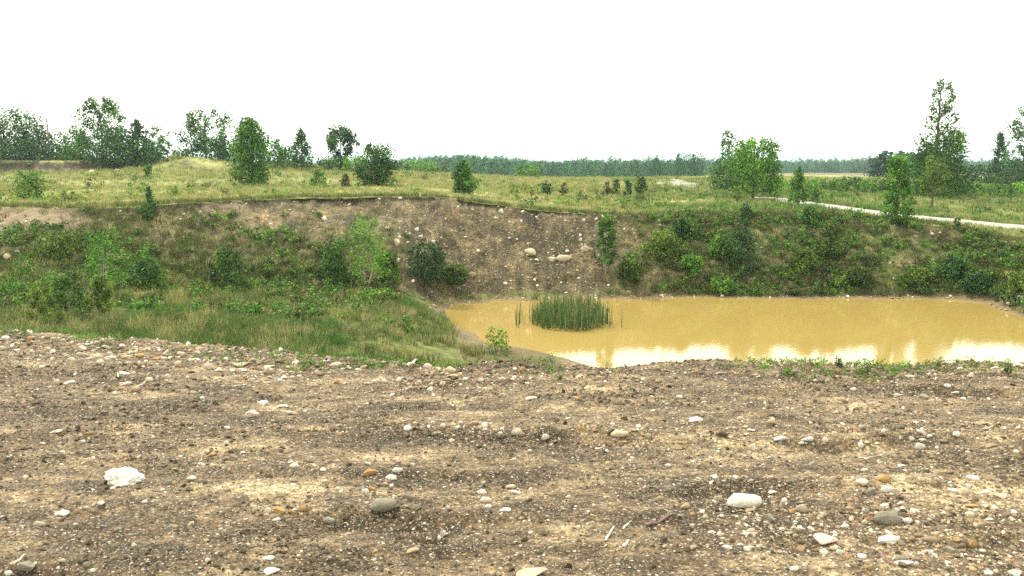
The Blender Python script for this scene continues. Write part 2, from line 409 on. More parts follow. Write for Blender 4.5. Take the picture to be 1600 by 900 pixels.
def blade_material(name, palette):
    m, nt, b, o = mat_new(name)
    oi = N(nt, 'ShaderNodeObjectInfo').outputs['Random']
    r = N(nt, 'ShaderNodeNewGeometry').outputs['Random Per Island']
    k = math_n(nt, 'ADD', math_n(nt, 'MULTIPLY', oi, 0.7), math_n(nt, 'MULTIPLY', r, 0.3))
    n = len(palette); kk = {'dry_grass': .85, 'bank_grass': .68, 'green_grass': .85, 'lush_grass': .6}.get(name, .6)
    palette = [tuple(v * kk for v in q) for q in palette]
    c = ramp(nt, k, [((i + 0.3) / n, q) for i, q in enumerate(palette)])
    nt.links.new(c, b.inputs['Base Color'])
    b.inputs['Roughness'].default_value = 0.7
    tr = N(nt, 'ShaderNodeBsdfTranslucent'); nt.links.new(c, tr.inputs['Color'])
    ms = N(nt, 'ShaderNodeMixShader'); ms.inputs[0].default_value = 0.42
    nt.links.new(b.outputs[0], ms.inputs[1]); nt.links.new(tr.outputs[0], ms.inputs[2])
    nt.links.new(ms.outputs[0], o.inputs['Surface'])
    return m

def bark_material(name, a, bb):
    m, nt, b, o = mat_new(name)
    tc = N(nt, 'ShaderNodeTexCoord').outputs['Object']
    mp = N(nt, 'ShaderNodeMapping'); mp.inputs['Scale'].default_value = (8, 8, 1.5); nt.links.new(tc, mp.inputs[0])
    c = mixc(nt, noise(nt, mp.outputs[0], 3, 5, 0.7), a, bb)
    nt.links.new(c, b.inputs['Base Color'])
    bp = N(nt, 'ShaderNodeBump'); bp.inputs['Strength'].default_value = 0.6; bp.inputs['Distance'].default_value = 0.02
    nt.links.new(noise(nt, mp.outputs[0], 6, 5, 0.7), bp.inputs['Height']); nt.links.new(bp.outputs[0], b.inputs['Normal'])
    return m

M = {}
M['ground'] = ground_material()
M['bark'] = bark_material('dark_bark', (0.045, 0.035, 0.025), (0.12, 0.095, 0.07))
M['pale_bark'] = bark_material('pale_bark', (0.22, 0.20, 0.16), (0.50, 0.47, 0.40))
M['dead_wood'] = bark_material('dead_wood', (0.10, 0.06, 0.05), (0.24, 0.16, 0.13))
M['grey_wood'] = bark_material('weathered_wood', (0.30, 0.26, 0.21), (0.62, 0.56, 0.46))
# real foliage albedos, except for the haze-tinted far leaves
M['leaf_dark'] = leaf_material('dark_foliage', (0.008, 0.032, 0.010), (0.026, 0.082, 0.024), (0.075, 0.17, 0.045))
M['leaf_mid'] = leaf_material('green_foliage', (0.013, 0.040, 0.008), (0.050, 0.130, 0.020), (0.15, 0.28, 0.045))
M['leaf_bright'] = leaf_material('bright_foliage', (0.035, 0.10, 0.012), (0.10, 0.24, 0.03), (0.22, 0.38, 0.06))
M['leaf_grey'] = leaf_material('grey_green_foliage', (0.018, 0.055, 0.026), (0.055, 0.13, 0.055), (0.13, 0.25, 0.10))
M['leaf_olive'] = leaf_material('olive_foliage', (0.03, 0.052, 0.010), (0.09, 0.135, 0.024), (0.20, 0.27, 0.05))
M['leaf_brown'] = leaf_material('brown_green_scrub', (0.035, 0.035, 0.018), (0.09, 0.085, 0.04), (0.17, 0.16, 0.075))
M['leaf_far'] = leaf_material('far_foliage', (0.013, 0.045, 0.036), (0.032, 0.095, 0.072), (0.07, 0.165, 0.11))  # blue-green cast of distant haze put into the leaf colour
M['reed'] = blade_material('cattail_blades', [(0.012, 0.06, 0.016), (0.026, 0.115, 0.024), (0.06, 0.17, 0.035), (0.16, 0.22, 0.07), (0.36, 0.30, 0.14)])
M['grass_dry'] = blade_material('dry_grass', [(0.10, 0.14, 0.025), (0.18, 0.215, 0.05), (0.31, 0.31, 0.10), (0.44, 0.39, 0.17), (0.28, 0.215, 0.11)])
M['grass_green'] = blade_material('green_grass', [(0.045, 0.11, 0.018), (0.09, 0.17, 0.03), (0.16, 0.22, 0.05), (0.24, 0.26, 0.09), (0.38, 0.34, 0.17)])
M['grass_bank'] = blade_material('bank_grass', [(0.04, 0.075, 0.012), (0.085, 0.12, 0.025), (0.13, 0.15, 0.04), (0.22, 0.20, 0.08)])
M['grass_lush'] = blade_material('lush_grass', [(0.03, 0.12, 0.02), (0.06, 0.2, 0.03), (0.12, 0.26, 0.05)])
PAL = [(0.10, 0.076, 0.048), (0.17, 0.135, 0.088), (0.26, 0.21, 0.14), (0.07, 0.055, 0.037), (0.38, 0.31, 0.22), (0.44, 0.385, 0.29), (0.20, 0.155, 0.11), (0.30, 0.22, 0.14), (0.14, 0.125, 0.105), (0.58, 0.54, 0.45), (0.22, 0.13, 0.08), (0.32, 0.285, 0.235), (0.08, 0.062, 0.045), (0.38, 0.25, 0.12), (0.12, 0.09, 0.065), (0.24, 0.195, 0.14)]
M['pebble'] = stone_material('mixed_pebbles', PAL)
M['rubble'] = stone_material('pale_rubble', [(0.54, 0.48, 0.38), (0.38, 0.30, 0.21), (0.24, 0.175, 0.11), (0.60, 0.55, 0.46), (0.17, 0.12, 0.08), (0.40, 0.32, 0.22), (0.28, 0.17, 0.09), (0.13, 0.10, 0.066), (0.30, 0.24, 0.17), (0.20, 0.155, 0.11)], .5)
M['clod'] = stone_material('soil_clod', [(0.05, 0.037, 0.023), (0.08, 0.061, 0.038), (0.115, 0.09, 0.055), (0.06, 0.046, 0.030), (0.16, 0.128, 0.08)], .7)
STONE = {'white': stone_material('white_stone', [(0.62, 0.585, 0.51), (0.54, 0.50, 0.42)], 0.5),
         'cream': stone_material('cream_stone', [(0.46, 0.385, 0.265), (0.40, 0.34, 0.25)], 0.55),
         'pinkish': stone_material('pinkish_stone', [(0.56, 0.42, 0.35), (0.50, 0.38, 0.31)], 0.3),
         'tan': stone_material('tan_stone', [(0.33, 0.245, 0.155), (0.28, 0.205, 0.13)], 0.4),
         'orange': stone_material('orange_stone', [(0.36, 0.225, 0.085), (0.30, 0.18, 0.075)], 0.35),
         'grey': stone_material('grey_stone', [(0.25, 0.225, 0.175), (0.20, 0.18, 0.135)], 0.4),
         'brown': stone_material('brown_stone', [(0.13, 0.085, 0.05), (0.10, 0.07, 0.045)], 0.4)}

def water_material():
    m, nt, b, o = mat_new('muddy_water')
    pos = N(nt, 'ShaderNodeNewGeometry').outputs['Position']
    c = mixc(nt, noise(nt, pos, 0.35, 4, 0.6), (0.240, 0.172, 0.052), (0.285, 0.206, 0.066))
    c = mixc(nt, ramp(nt, noise(nt, pos, 18, 4, 0.8), [(0.35, (0, 0, 0)), (0.65, (0.6, 0.6, 0.6))]), c, (0.30, 0.20, 0.052))
    nt.links.new(c, b.inputs['Base Color'])
    b.inputs['Roughness'].default_value = 0.02
    b.inputs['IOR'].default_value = 1.42
    b.inputs['Specular IOR Level'].default_value = 0.5
    bp = N(nt, 'ShaderNodeBump'); bp.inputs['Strength'].default_value = 0.16; bp.inputs['Distance'].default_value = 0.012
    mp = N(nt, 'ShaderNodeMapping'); mp.inputs['Scale'].default_value = (6.0, 2.4, 1); nt.links.new(pos, mp.inputs[0])
    nt.links.new(noise(nt, mp.outputs[0], 1.6, 4, 0.55), bp.inputs['Height']); nt.links.new(bp.outputs[0], b.inputs['Normal'])
    return m
M['water'] = water_material()

def road_material():
    m, nt, b, o = mat_new('pale_gravel_road')
    pos = N(nt, 'ShaderNodeNewGeometry').outputs['Position']
    c = ramp(nt, noise(nt, pos, 1.4, 6, 0.75), [(0.36, (0.19, 0.175, 0.145)), (0.5, (0.29, 0.275, 0.24)), (0.64, (0.42, 0.40, 0.36))])
    nt.links.new(c, b.inputs['Base Color']); return m
M['road'] = road_material()

# ------------------------------------------------------------------ ground sheet
def seg(a, b, n): return np.linspace(a, b, n, endpoint=False)
rows = np.concatenate([seg(-8, 1.5, 16), seg(1.5, 8, 190), seg(8, 15, 130), seg(15, 34, 120), seg(34, 47, 190), seg(47, 90, 85),
                       np.exp(seg(math.log(90), math.log(320), 75)), np.exp(np.linspace(math.log(320), math.log(6000), 40))])
sp = np.concatenate([seg(-3.0, -0.66, 40), seg(-0.66, 0.66, 620), np.linspace(0.66, 3.0, 41)])
Yg, Sg = np.meshgrid(rows, sp, indexing='ij')
Xg = Sg * (Yg + 10.0)
xf, yf = Xg.ravel(), Yg.ravel()
Z, TAU, PD, RD = ground(xf, yf, True)
nr, nc = Yg.shape
# turf lip leans out over the face
lip = np.exp(-((TAU - 9.03) / 0.10) ** 2) * (0.5 + 0.5 * fbm(xf * 1.3, yf * 0, 3, 91))
S_ = xf / np.maximum(yf, 7)
U_ = S_ * F + 800
lip = lip * sstep(200, 260, U_) * (1 - sstep(930, 1000, U_)) + lip * 0.6 * sstep(1440, 1480, U_)
V = np.stack([xf, yf - 0.32 * lip, Z], 1)
ii = (np.arange(nr - 1)[:, None] * nc + np.arange(nc - 1)[None, :]).ravel()
Fc = np.stack([ii, ii + 1, ii + nc + 1, ii + nc], 1)
me = mesh_np('ground', V, Fc, M['ground'], True)

def masks(x, y, z, tau, pd):
    s = x / np.maximum(y, 7); u = s * F + 800
    nz = fbm(x * 0.5, y * 0.5, 4, 55); nb = fbm(x * 0.17, y * 0.2, 3, 56)
    gravel = 1 - sstep(2.2, 2.9, tau + 0.5 * nz)
    bank = sstep(5.7, 6.3, tau) * (1 - sstep(8.93, 9.02, tau))
    bare_u = sstep(215, 300, u + 60 * nz) * (1 - sstep(930, 1010, u + 50 * nz))
    t = (tau - 6) / 3
    # green on the lower left slope and over the right slope
    green = np.clip((1 - bare_u) * 0.95 + bare_u * (1 - sstep(0.22, 0.66, t + 0.3 * nz)) * (1 - sstep(540, 670, u + 50 * nz)), 0, 1)
    green = green * (1 - 0.75 * np.exp(-((u - 1440) / 60) ** 2) * np.exp(-((t - 0.72) / 0.25) ** 2))
    green = green * (1 - 0.85 * (1 - sstep(90, 190, u)) * sstep(0.35, 0.6, t))
    green = green * (1 - 0.6 * np.exp(-((u - 215) / 35) ** 2) * sstep(.7, .9, t))
    turf = np.where(bank > 0.5, green * (0.55 + 0.5 * nb), 1.0)
    turf = np.where(tau < 4, sstep(2.4, 3.2, tau + 0.6 * nz), turf)
    damp = sstep(2.4, 3, tau) * (1 - sstep(8.7, 9.0, tau)) * (1 - 0.35 * sstep(0.5, 1, np.abs(nb) * 2))
    patch = np.exp(-((u - 195) / 38) ** 2 - ((tau - 5.0) / 0.25) ** 2)
    turf = turf * (1 - patch)
    turf = turf * (1 - .7 * sstep(.1, .5, fbm(x * .9, y * .9, 3, 57)) * (tau > 3) * (tau < 8.9))
    topsoil = np.exp(-((tau - 8.72) / 0.26) ** 2) * (0.7 + 0.3 * sstep(-.3, .4, nz)) * bank * np.where(u < 950, 1, .6)
    topsoil = np.maximum(topsoil, (0.62 + .3 * nz) * sstep(11.0, 11.25, tau + .2 * nz) * (1 - sstep(12.0, 12.1, tau)) * (1 - sstep(230, 250, u)))
    turf = np.where((u < 235) & (tau > 10.97) & (tau < 11.99), 0.0, turf)
    turf = turf * (1 - .95 * np.exp(-((u - 288) / 20) ** 2) * sstep(78, 80, y) * (1 - sstep(86, 88, y)) * sstep(-.4, .2, nz))
    pale = np.clip((1 - sstep(80, 170, u + 30 * nz)) * sstep(0.35, 0.6, t) * bank + patch
                   + 0.7 * np.exp(-(((u - (330 + 40 * (9 - tau))) / 12) ** 2)) * bank * (tau > 7.2), 0, 1)
    spit = sstep(700, 730, u) * (1 - sstep(3, 4.5, pd)) * (y < 31)
    turf = turf * (1 - .85 * spit)
    wet = np.where(y > 15, (1 - sstep(0.05, 0.9, pd + 0.3 * nz)) * (pd > -1), 0) * 0.85
    wet = np.maximum(wet, .5 * spit * (y > 15))
    turf = turf * np.where(y > 15, sstep(0.15, 0.8, pd + 0.4 * nz), 1)
    heath = sstep(165, 200, y) * sstep(1180, 1230, u)
    heath = np.maximum(heath, 0.35 * sstep(0.1, 0.4, fbm(x * 0.09, y * 0.13, 3, 58)) * sstep(9.3, 10, tau))
    forest = sstep(13.3, 13.9, tau)
    return dict(gravel=gravel, turf=np.clip(turf, 0, 1), damp=damp, topsoil=topsoil, pale=pale, wet=wet, heath=heath, forest=forest, fresh=sstep(1000, 1300, u + 80 * nz) * sstep(44, 50, y) * (1 - sstep(120, 180, y)) * (.55 + .3 * nb), bank=bank, u=u, t=t, green=green)
MK = masks(xf, yf, Z, TAU, PD)
for k in ('gravel', 'turf', 'damp', 'topsoil', 'pale', 'wet', 'heath', 'forest', 'fresh'):
    fattr(me, k, MK[k])
g = new_obj('ground', me); tag(g, kind='structure')

# water sheet
wx = np.linspace(POND[:, 0].min() - 2, POND[:, 0].max() + 2, 60); wy = np.linspace(POND[:, 1].min() - 2, POND[:, 1].max() + 1.5, 60)
WX, WY = np.meshgrid(wx, wy); keepq = pond_sd(WX.ravel(), WY.ravel()) < 1.0
wf = []
for j in range(59):
    for i in range(59):
        q = [j * 60 + i, j * 60 + i + 1, (j + 1) * 60 + i + 1, (j + 1) * 60 + i]
        if keepq[q].any(): wf.append(q)
o = new_obj('pond_water', mesh_np('pond_water', np.stack([WX.ravel(), WY.ravel(), np.zeros(3600)], 1), wf, M['water'], True)); tag(o, kind='structure')

# gravel road
def road_mesh():
    R = np.array([r[:2] for r in ROAD]); seglen = np.hypot(*np.diff(R, axis=0).T); cum = np.concatenate([[0], np.cumsum(seglen)])
    t = np.linspace(0, cum[-1], 260)
    X = np.interp(t, cum, R[:, 0]); Y = np.interp(t, cum, R[:, 1])
    for _ in range(6):
        X[1:-1] = (X[:-2] + X[1:-1] * 2 + X[2:]) / 4; Y[1:-1] = (Y[:-2] + Y[1:-1] * 2 + Y[2:]) / 4
    dx, dy = np.gradient(X), np.gradient(Y); L = np.hypot(dx, dy); nx, ny = -dy / L, dx / L
    Vv, Fq = [], []
    prof_ = [(-1.25, -0.08), (-1.05, 0.035), (-0.5, 0.03), (0, 0.05), (0.5, 0.03), (1.05, 0.035), (1.25, -0.08)]
    W = 0.85 + 0.16 * fbm(t * 0.3, t * 0, 2, 61) 
    for off, dz in prof_:
        xx, yy = X + nx * off * W, Y + ny * off * W
        Vv.append(np.stack([xx, yy, ground(xx, yy) + dz + 0.02], 1))
    Vv = np.stack(Vv, 1).reshape(-1, 3); m_ = len(prof_)
    for i in range(len(t) - 1):
        for j in range(m_ - 1):
            Fq.append((i * m_ + j, i * m_ + j + 1, (i + 1) * m_ + j + 1, (i + 1) * m_ + j))
    return mesh_np('gravel_road', Vv, Fq, M['road'], True)
tag(new_obj('gravel_road', road_mesh()), kind='structure')
def gravel_clearing():
    out_ = [(px(u, y_, 3.4), y_, 3.4) for u, y_ in [(1044, 84), (1052, 85), (1064, 84), (1076, 82), (1084, 79.5), (1084, 77), (1074, 76), (1064, 77), (1052, 80)]]
    c = np.mean(out_, axis=0); Vv = []
    rr_ = [0, .35, .7, .95, 1.05]; m_ = 36
    ang = np.linspace(0, 2 * math.pi, m_, endpoint=False); oa = np.array([math.atan2(p[1] - c[1], p[0] - c[0]) for p in out_]); orad = np.array([math.hypot(p[1] - c[1], p[0] - c[0]) for p in out_])
    o_ = np.argsort(oa); ra = np.interp(ang, oa[o_] % (2 * math.pi) if False else oa[o_], orad[o_], period=2 * math.pi)
    for q, rq in enumerate(rr_):
        for a_, R_ in zip(ang, ra):
            x_, y_ = c[0] + math.cos(a_) * R_ * rq, c[1] + math.sin(a_) * R_ * rq
            Vv.append((x_, y_, float(ground(x_, y_)[0]) + (0.10 if q < 4 else -.05)))
    Fq = [(q * m_ + j, q * m_ + (j + 1) % m_, (q + 1) * m_ + (j + 1) % m_, (q + 1) * m_ + j) for q in range(4) for j in range(m_)]
    return mesh_np('gravel_clearing', Vv, Fq, M['road'], True)
tag(new_obj('gravel_clearing', gravel_clearing()), kind='structure')

# ------------------------------------------------------------------ scatter with geometry nodes (uncountable cover only)
def scatter(name, pts, rot, scl, protos, idx):
    me = bpy.data.meshes.new(name); n = len(pts)
    me.vertices.add(n); me.vertices.foreach_set('co', np.asarray(pts, np.float32).ravel())
    a = me.attributes.new('rot', 'FLOAT_VECTOR', 'POINT'); a.data.foreach_set('vector', np.asarray(rot, np.float32).ravel())
    a = me.attributes.new('scl', 'FLOAT_VECTOR', 'POINT'); a.data.foreach_set('vector', np.asarray(scl, np.float32).ravel())
    a = me.attributes.new('idx', 'INT', 'POINT'); a.data.foreach_set('value', np.asarray(idx, np.int32))
    col = bpy.data.collections.new(name + '_kinds')
    for p in protos: col.objects.link(p)
    o = new_obj(name, me); tag(o, kind='stuff')
    ng = bpy.data.node_groups.new(name, 'GeometryNodeTree')
    ng.interface.new_socket('Geometry', in_out='INPUT', socket_type='NodeSocketGeometry')
    ng.interface.new_socket('Geometry', in_out='OUTPUT', socket_type='NodeSocketGeometry')
    gi, go = ng.nodes.new('NodeGroupInput'), ng.nodes.new('NodeGroupOutput')
    ci = ng.nodes.new('GeometryNodeCollectionInfo'); ci.inputs['Collection'].default_value = col
    ci.inputs['Separate Children'].default_value = True; ci.inputs['Reset Children'].default_value = True
    ip = ng.nodes.new('GeometryNodeInstanceOnPoints'); ip.inputs['Pick Instance'].default_value = True
    def na(nm, t):
        q = ng.nodes.new('GeometryNodeInputNamedAttribute'); q.data_type = t; q.inputs['Name'].default_value = nm; return q.outputs['Attribute']
    er = ng.nodes.new('FunctionNodeEulerToRotation')
    L = ng.links
    L.new(gi.outputs[0], ip.inputs['Points']); L.new(ci.outputs[0], ip.inputs['Instance'])
    L.new(na('idx', 'INT'), ip.inputs['Instance Index']); L.new(na('rot', 'FLOAT_VECTOR'), er.inputs[0])
    L.new(er.outputs[0], ip.inputs['Rotation']); L.new(na('scl', 'FLOAT_VECTOR'), ip.inputs['Scale'])
    L.new(ip.outputs[0], go.inputs[0])
    md = o.modifiers.new('scatter', 'NODES'); md.node_group = ng
    return o

def proto(name, me): return bpy.data.objects.new(name, me)

# stone shapes: unit size
def rounded_stone(seed, sub=1):
    r = random.Random(seed); bm = bmesh.new(); bmesh.ops.create_icosphere(bm, subdivisions=sub + 1, radius=0.5)
    from mathutils import noise as mn
    off = Vector((seed * 3.7, seed * 1.3, 0))
    for v in bm.verts:
        d = v.co.normalized(); k = 1 + 0.28 * mn.noise(d * 1.3 + off) + 0.10 * mn.noise(d * 3.1 + off)
        v.co = d * 0.5 * k
    for _ in range(8):
        n = Vector((r.gauss(0, 1), r.gauss(0, 1), r.gauss(0, 1))).normalized(); dd = r.uniform(0.31, 0.43)
        for v in bm.verts:
            e = v.co.dot(n) - dd
            if e > 0: v.co -= n * e * 0.85
    for v in bm.verts: v.co.z *= 0.7
    me = bpy.data.meshes.new('stone'); bm.to_mesh(me); bm.free()
    for p in me.polygons: p.use_smooth = True
    return me

def angular_stone(seed):
    r = random.Random(seed); bm = bmesh.new()
    for _ in range(16):
        d = Vector((r.gauss(0, 1), r.gauss(0, 1), r.gauss(0, 1))).normalized()
        bm.verts.new((d.x * 0.5 * r.uniform(.8, 1), d.y * 0.5 * r.uniform(.8, 1), d.z * 0.36 * r.uniform(.8, 1)))
    bmesh.ops.convex_hull(bm, input=bm.verts)
    bmesh.ops.delete(bm, geom=[v for v in bm.verts if not v.link_faces], context='VERTS')
    bmesh.ops.bevel(bm, geom=bm.edges[:], offset=0.025, segments=1, affect='EDGES')
    me = bpy.data.meshes.new('stone'); bm.to_mesh(me); bm.free()
    return me

STONES = [rounded_stone(i) for i in range(6)] + [angular_stone(20 + i) for i in range(6)]
def stone_mesh(i, mat):
    key = ('st', i % len(STONES), mat.name)
    if key not in M:
        m_ = STONES[i % len(STONES)].copy(); m_.materials.clear(); m_.materials.append(mat); M[key] = m_
    return M[key]

peb = [proto('pebble', rounded_stone(100 + i, 0)) for i in range(5)] + [proto('pebble', angular_stone(120 + i)) for i in range(5)]
for p in peb: p.data.materials.append(M['pebble'])

def rand_in(n, y0, y1, half, power=1.0):
    """points in a fan, more of them near when power > 1"""
    y = y0 + (y1 - y0) * rng.random(n) ** power
    x = (rng.random(n) * 2 - 1) * half * (y + 2.0)
    return x, y

def pebble_field(name, x, y, size, sink=0.25, lift=0.0):
    z = ground(x, y); n = len(x)
    sc_ = np.stack([size * rng.uniform(.75, 1.35, n), size * rng.uniform(.6, 1.0, n), size * rng.uniform(.45, 1.0, n)], 1)
    rot = np.stack([rng.normal(0, .3, n), rng.normal(0, .3, n), rng.uniform(0, 6.28, n)], 1)
    z = z + sc_[:, 2] * 0.36 * (1 - 2 * sink) - .12 * sc_[:, 2] + lift
    return scatter(name, np.stack([x, y, z], 1), rot, sc_, list(peb_set(name)), np.where(rng.random(n) < .3, rng.integers(0, 5, n), rng.integers(5, 10, n)))
def peb_set(name):
    if name == 'gravel': return [proto('pebble', p.data) for p in peb]
    if not pale_meshes:
        for p in peb:
            m_ = p.data.copy(); m_.materials.clear(); m_.materials.append(M['rubble']); pale_meshes.append(m_)
    return [proto('rubble_stone', m_) for m_ in pale_meshes]
pale_meshes = []

# foreground gravel: sizes follow a power law, patches are denser
x, y = rand_in(420000, 1.6, 15.5, 0.70, 1.35)
_, tau_ = prof(x, y)
dens = 0.35 + 0.65 * sstep(-0.25, 0.45, fbm(x * 0.8, y * 2.0, 4, 81)) + 0.35 * sstep(0.0, 5, x) 
k = (rng.random(len(x)) < dens * 0.72) & (tau_ < 2.5)
x, y = x[k], y[k]
size = 0.0065 * (1 - rng.random(len(x))) ** (-0.42); size = np.minimum(size, 0.042) * np.clip(0.55 + y * 0.085, 0.8, 1.7)
pebble_field('gravel', x, y, size)
# soil clods in the rougher patches
x, y = rand_in(150000, 1.6, 15.5, 0.70, 1.4)
_, tau_ = prof(x, y)
k = (rng.random(len(x)) < 0.08 + 0.9 * sstep(0.0, .45, fbm(x * 0.9, y * 2.2, 4, 181))) & (tau_ < 2.4)
x, y = x[k], y[k]
size = np.minimum(0.011 * (1 - rng.random(len(x))) ** (-0.40), 0.05) * np.clip(.6 + y * .08, .8, 1.6)
z = ground(x, y); n_ = len(x)
sc_ = np.stack([size * rng.uniform(.8, 1.4, n_), size * rng.uniform(.7, 1.1, n_), size * rng.uniform(.6, 1.1, n_)], 1)
cl = [proto('clod', angular_stone(160 + i)) for i in range(5)]
for c_ in cl:
    c_.data.materials.append(M['clod'])
scatter('soil_clods', np.stack([x, y, z + size * .05], 1), np.stack([rng.normal(0, .5, n_), rng.normal(0, .5, n_), rng.uniform(0, 6.28, n_)], 1), sc_, cl, rng.integers(0, 5, n_))
# rubble along the break of slope and in the disturbed strip
rx, ry, rs = [], [], []
x, y = rand_in(60000, 7.0, 16.0, 0.70)
_, tau_ = prof(x, y); uu = x / np.maximum(y, 7) * F + 800
wgt = np.exp(-((tau_ - (1.93 + 0.0 * uu)) / 0.07) ** 2) * (0.25 + 0.75 * (1 - sstep(380, 760, uu))) * sstep(-0.3, 0.3, fbm(x * 0.9, y * 1.5, 3, 83) + 0.25)
k = rng.random(len(x)) < wgt * 0.45
rx.append(x[k]); ry.append(y[k]); rs.append(np.minimum(0.032 * (1 - rng.random(k.sum())) ** (-0.45), 0.13))
def vrow(vv, uu0, uu1, n, dv, lo, hi):
    u = rng.uniform(uu0, uu1, n); v = vv + rng.normal(0, dv, n)
    yy = (H - 3.55) / T(v); yy = (1.6) / (T(v) - 0.075)
    rx.append(px(u, yy, 3.5)); ry.append(yy); rs.append(np.minimum(lo * (1 - rng.random(n)) ** (-0.45), hi))
vrow(678, 640, 1620, 900, 9, 0.014, 0.06)
vrow(720, 380, 640, 160, 12, 0.012, 0.05)
vrow(778, 560, 660, 90, 10, 0.012, 0.05)
vrow(800, 1080, 1620, 1500, 45, 0.012, 0.055)
vrow(850, 1150, 1620, 700, 30, 0.014, 0.06)
vrow(600, 560, 830, 350, 8, 0.018, 0.07)
vrow(585, -20, 500, 800, 22, 0.018, 0.08)
vrow(548, -20, 330, 300, 12, 0.026, 0.09)
pebble_field('rubble', np.concatenate(rx), np.concatenate(ry), np.concatenate(rs), 0.2)

# stones on the bank face
def bank_pts(n, y0=30, y1=47):
    x = rng.uniform(-0.66, 0.66, n); y = rng.uniform(y0, y1, n); x = x * y
    z, tau, pd, rd = ground(x, y, True); return x, y, z, tau, pd, masks(x, y, z, tau, pd)
x, y, z, tau, pd, mk = bank_pts(150000)
wgt = mk['bank'] * (0.10 + 0.9 * sstep(560, 760, mk['u']) * (1 - sstep(930, 990, mk['u'])) * (0.5 + .5 * (1 - sstep(.4, 1, mk['t']))) + 0.35 * (1 - mk['green'])) * (pd > 0.05)
wgt = np.maximum(wgt, 0.8 * (pd > 0) * (pd < 0.6) * (y > 34))
k = rng.random(len(x)) < wgt * 0.40
sz = np.minimum(0.036 * (1 - rng.random(k.sum())) ** (-0.42), 0.20)
pebble_field('bank_gravel', x[k], y[k], sz, 0.25)

# grass tufts
def tuft_mesh(name, mat, nb, hgt, wid, spread, lean, seed):
    r = np.random.default_rng(seed); V, Fq = [], []
    for i in range(nb):
        a = r.uniform(0, 6.28); rad = spread * math.sqrt(r.random()); bx, by = rad * math.cos(a), rad * math.sin(a)
        a2 = a + r.normal(0, .7); h = hgt * r.uniform(.55, 1.1); ln = lean * h * r.uniform(.3, 1.2)
        w_ = wid * r.uniform(.7, 1.3) / 2; px_, py_ = -math.sin(a2 + r.normal(0, .8)) * w_, math.cos(a2) * w_
        b0 = len(V)
        V += [(bx - px_, by - py_, -0.03), (bx + px_, by + py_, -0.03),
              (bx + ln * .35 * math.cos(a2) + px_ * .8, by + ln * .35 * math.sin(a2) + py_ * .8, h * .6),
              (bx + ln * .35 * math.cos(a2) - px_ * .8, by + ln * .35 * math.sin(a2) - py_ * .8, h * .6),
              (bx + ln * math.cos(a2) + px_ * .15, by + ln * math.sin(a2) + py_ * .15, h),
              (bx + ln * math.cos(a2) - px_ * .15, by + ln * math.sin(a2) - py_ * .15, h)]
        Fq += [(b0, b0 + 1, b0 + 2, b0 + 3), (b0 + 3, b0 + 2, b0 + 4, b0 + 5)]
    return mesh_np(name, V, Fq, mat)

def tuft_field(name, x, y, z, size, protos):
    n = len(x)
    sc_ = np.stack([size, size, size * rng.uniform(.7, 1.3, n)], 1)
    rot = np.stack([rng.normal(0, .1, n), rng.normal(0, .1, n), rng.uniform(0, 6.28, n)], 1)
    return scatter(name, np.stack([x, y, z], 1), rot, sc_, protos, rng.integers(0, len(protos), n))

# plateau grass
x = rng.uniform(-0.64, 0.64, 90000); y = 36 + 110 * rng.random(90000) ** 1.5; x = x * y
z, tau, pd, rd = ground(x, y, True)
pn = fbm(x * 0.25, y * 0.25, 3, 87)
k = (tau > 9.0) & ~((tau > 10.96) & (tau < 12.03) & (x / y < -.37)) & (rd > 0.85) & (tau < 13.1) & (rng.random(len(x)) < 0.55 + 0.6 * pn)
x, y, z, pn = x[k], y[k], z[k], pn[k]
tuft_field('meadow_grass', x, y, z, rng.uniform(.5, 1.1, len(x)) * (1 + 0.3 * pn) * np.clip(y / 60, 0.7, 1.5),
           [proto('tuft', tuft_mesh('tuft', M['grass_dry'], 14, .22, .022, .22, .5, i)) for i in range(4)] + [proto('tuft', tuft_mesh('tuft', M['grass_green'], 14, .2, .022, .2, .5, 9 + i)) for i in range(3)])
x = rng.uniform(0.12, 0.64, 16000); y = 46 + 45 * rng.random(16000) ** 1.2; x = x * y
z, tau, pd, rd = ground(x, y, True); pn = fbm(x * .2, y * .2, 3, 187)
k = (tau > 9.1) & (rd > 1.0) & (rng.random(len(x)) < .35 + .6 * pn)
tuft_field('verge_grass', x[k], y[k], z[k], rng.uniform(.6, 1.1, k.sum()), [proto('tuft', tuft_mesh('tuft', M['grass_lush'], 14, .24, .024, .24, .5, 60 + i)) for i in range(2)])
# pit floor grass
x = rng.uniform(-0.66, 0.10, 42000); y = rng.uniform(13, 38, 42000); x = x * y
z, tau, pd, rd = ground(x, y, True)
pn = fbm(x * 0.35, y * 0.35, 3, 88)
uu = x / np.maximum(y, 7) * F + 800
k = (tau > 2.7) & (tau < 6.5) & (pd > 0.2) & (rng.random(len(x)) < 0.38 + 0.8 * pn) & ~((pd < 2.6) & (uu > 705) & (y < 31)) & (uu < 840)
tuft_field('pit_grass', x[k], y[k], z[k], rng.uniform(.5, 1.15, k.sum()) * (1 + .5 * pn[k]),
           [proto('tuft', tuft_mesh('tuft', M['grass_green'], 16, .22, .014, .14, .7, 20 + i)) for i in range(3)] + [proto('tuft', tuft_mesh('tuft', M['grass_bank'], 16, .22, .016, .16, .6, 25 + i)) for i in range(3)])
k = k & (fbm(x * 1.1, y * .9, 3, 188) > .22)
tuft_field('straw_grass', x[k], y[k], z[k], rng.uniform(.5, 1.0, k.sum()), [proto('tuft', tuft_mesh('tuft', M['grass_dry'], 12, .38, .011, .10, .55, 30 + i)) for i in range(2)])
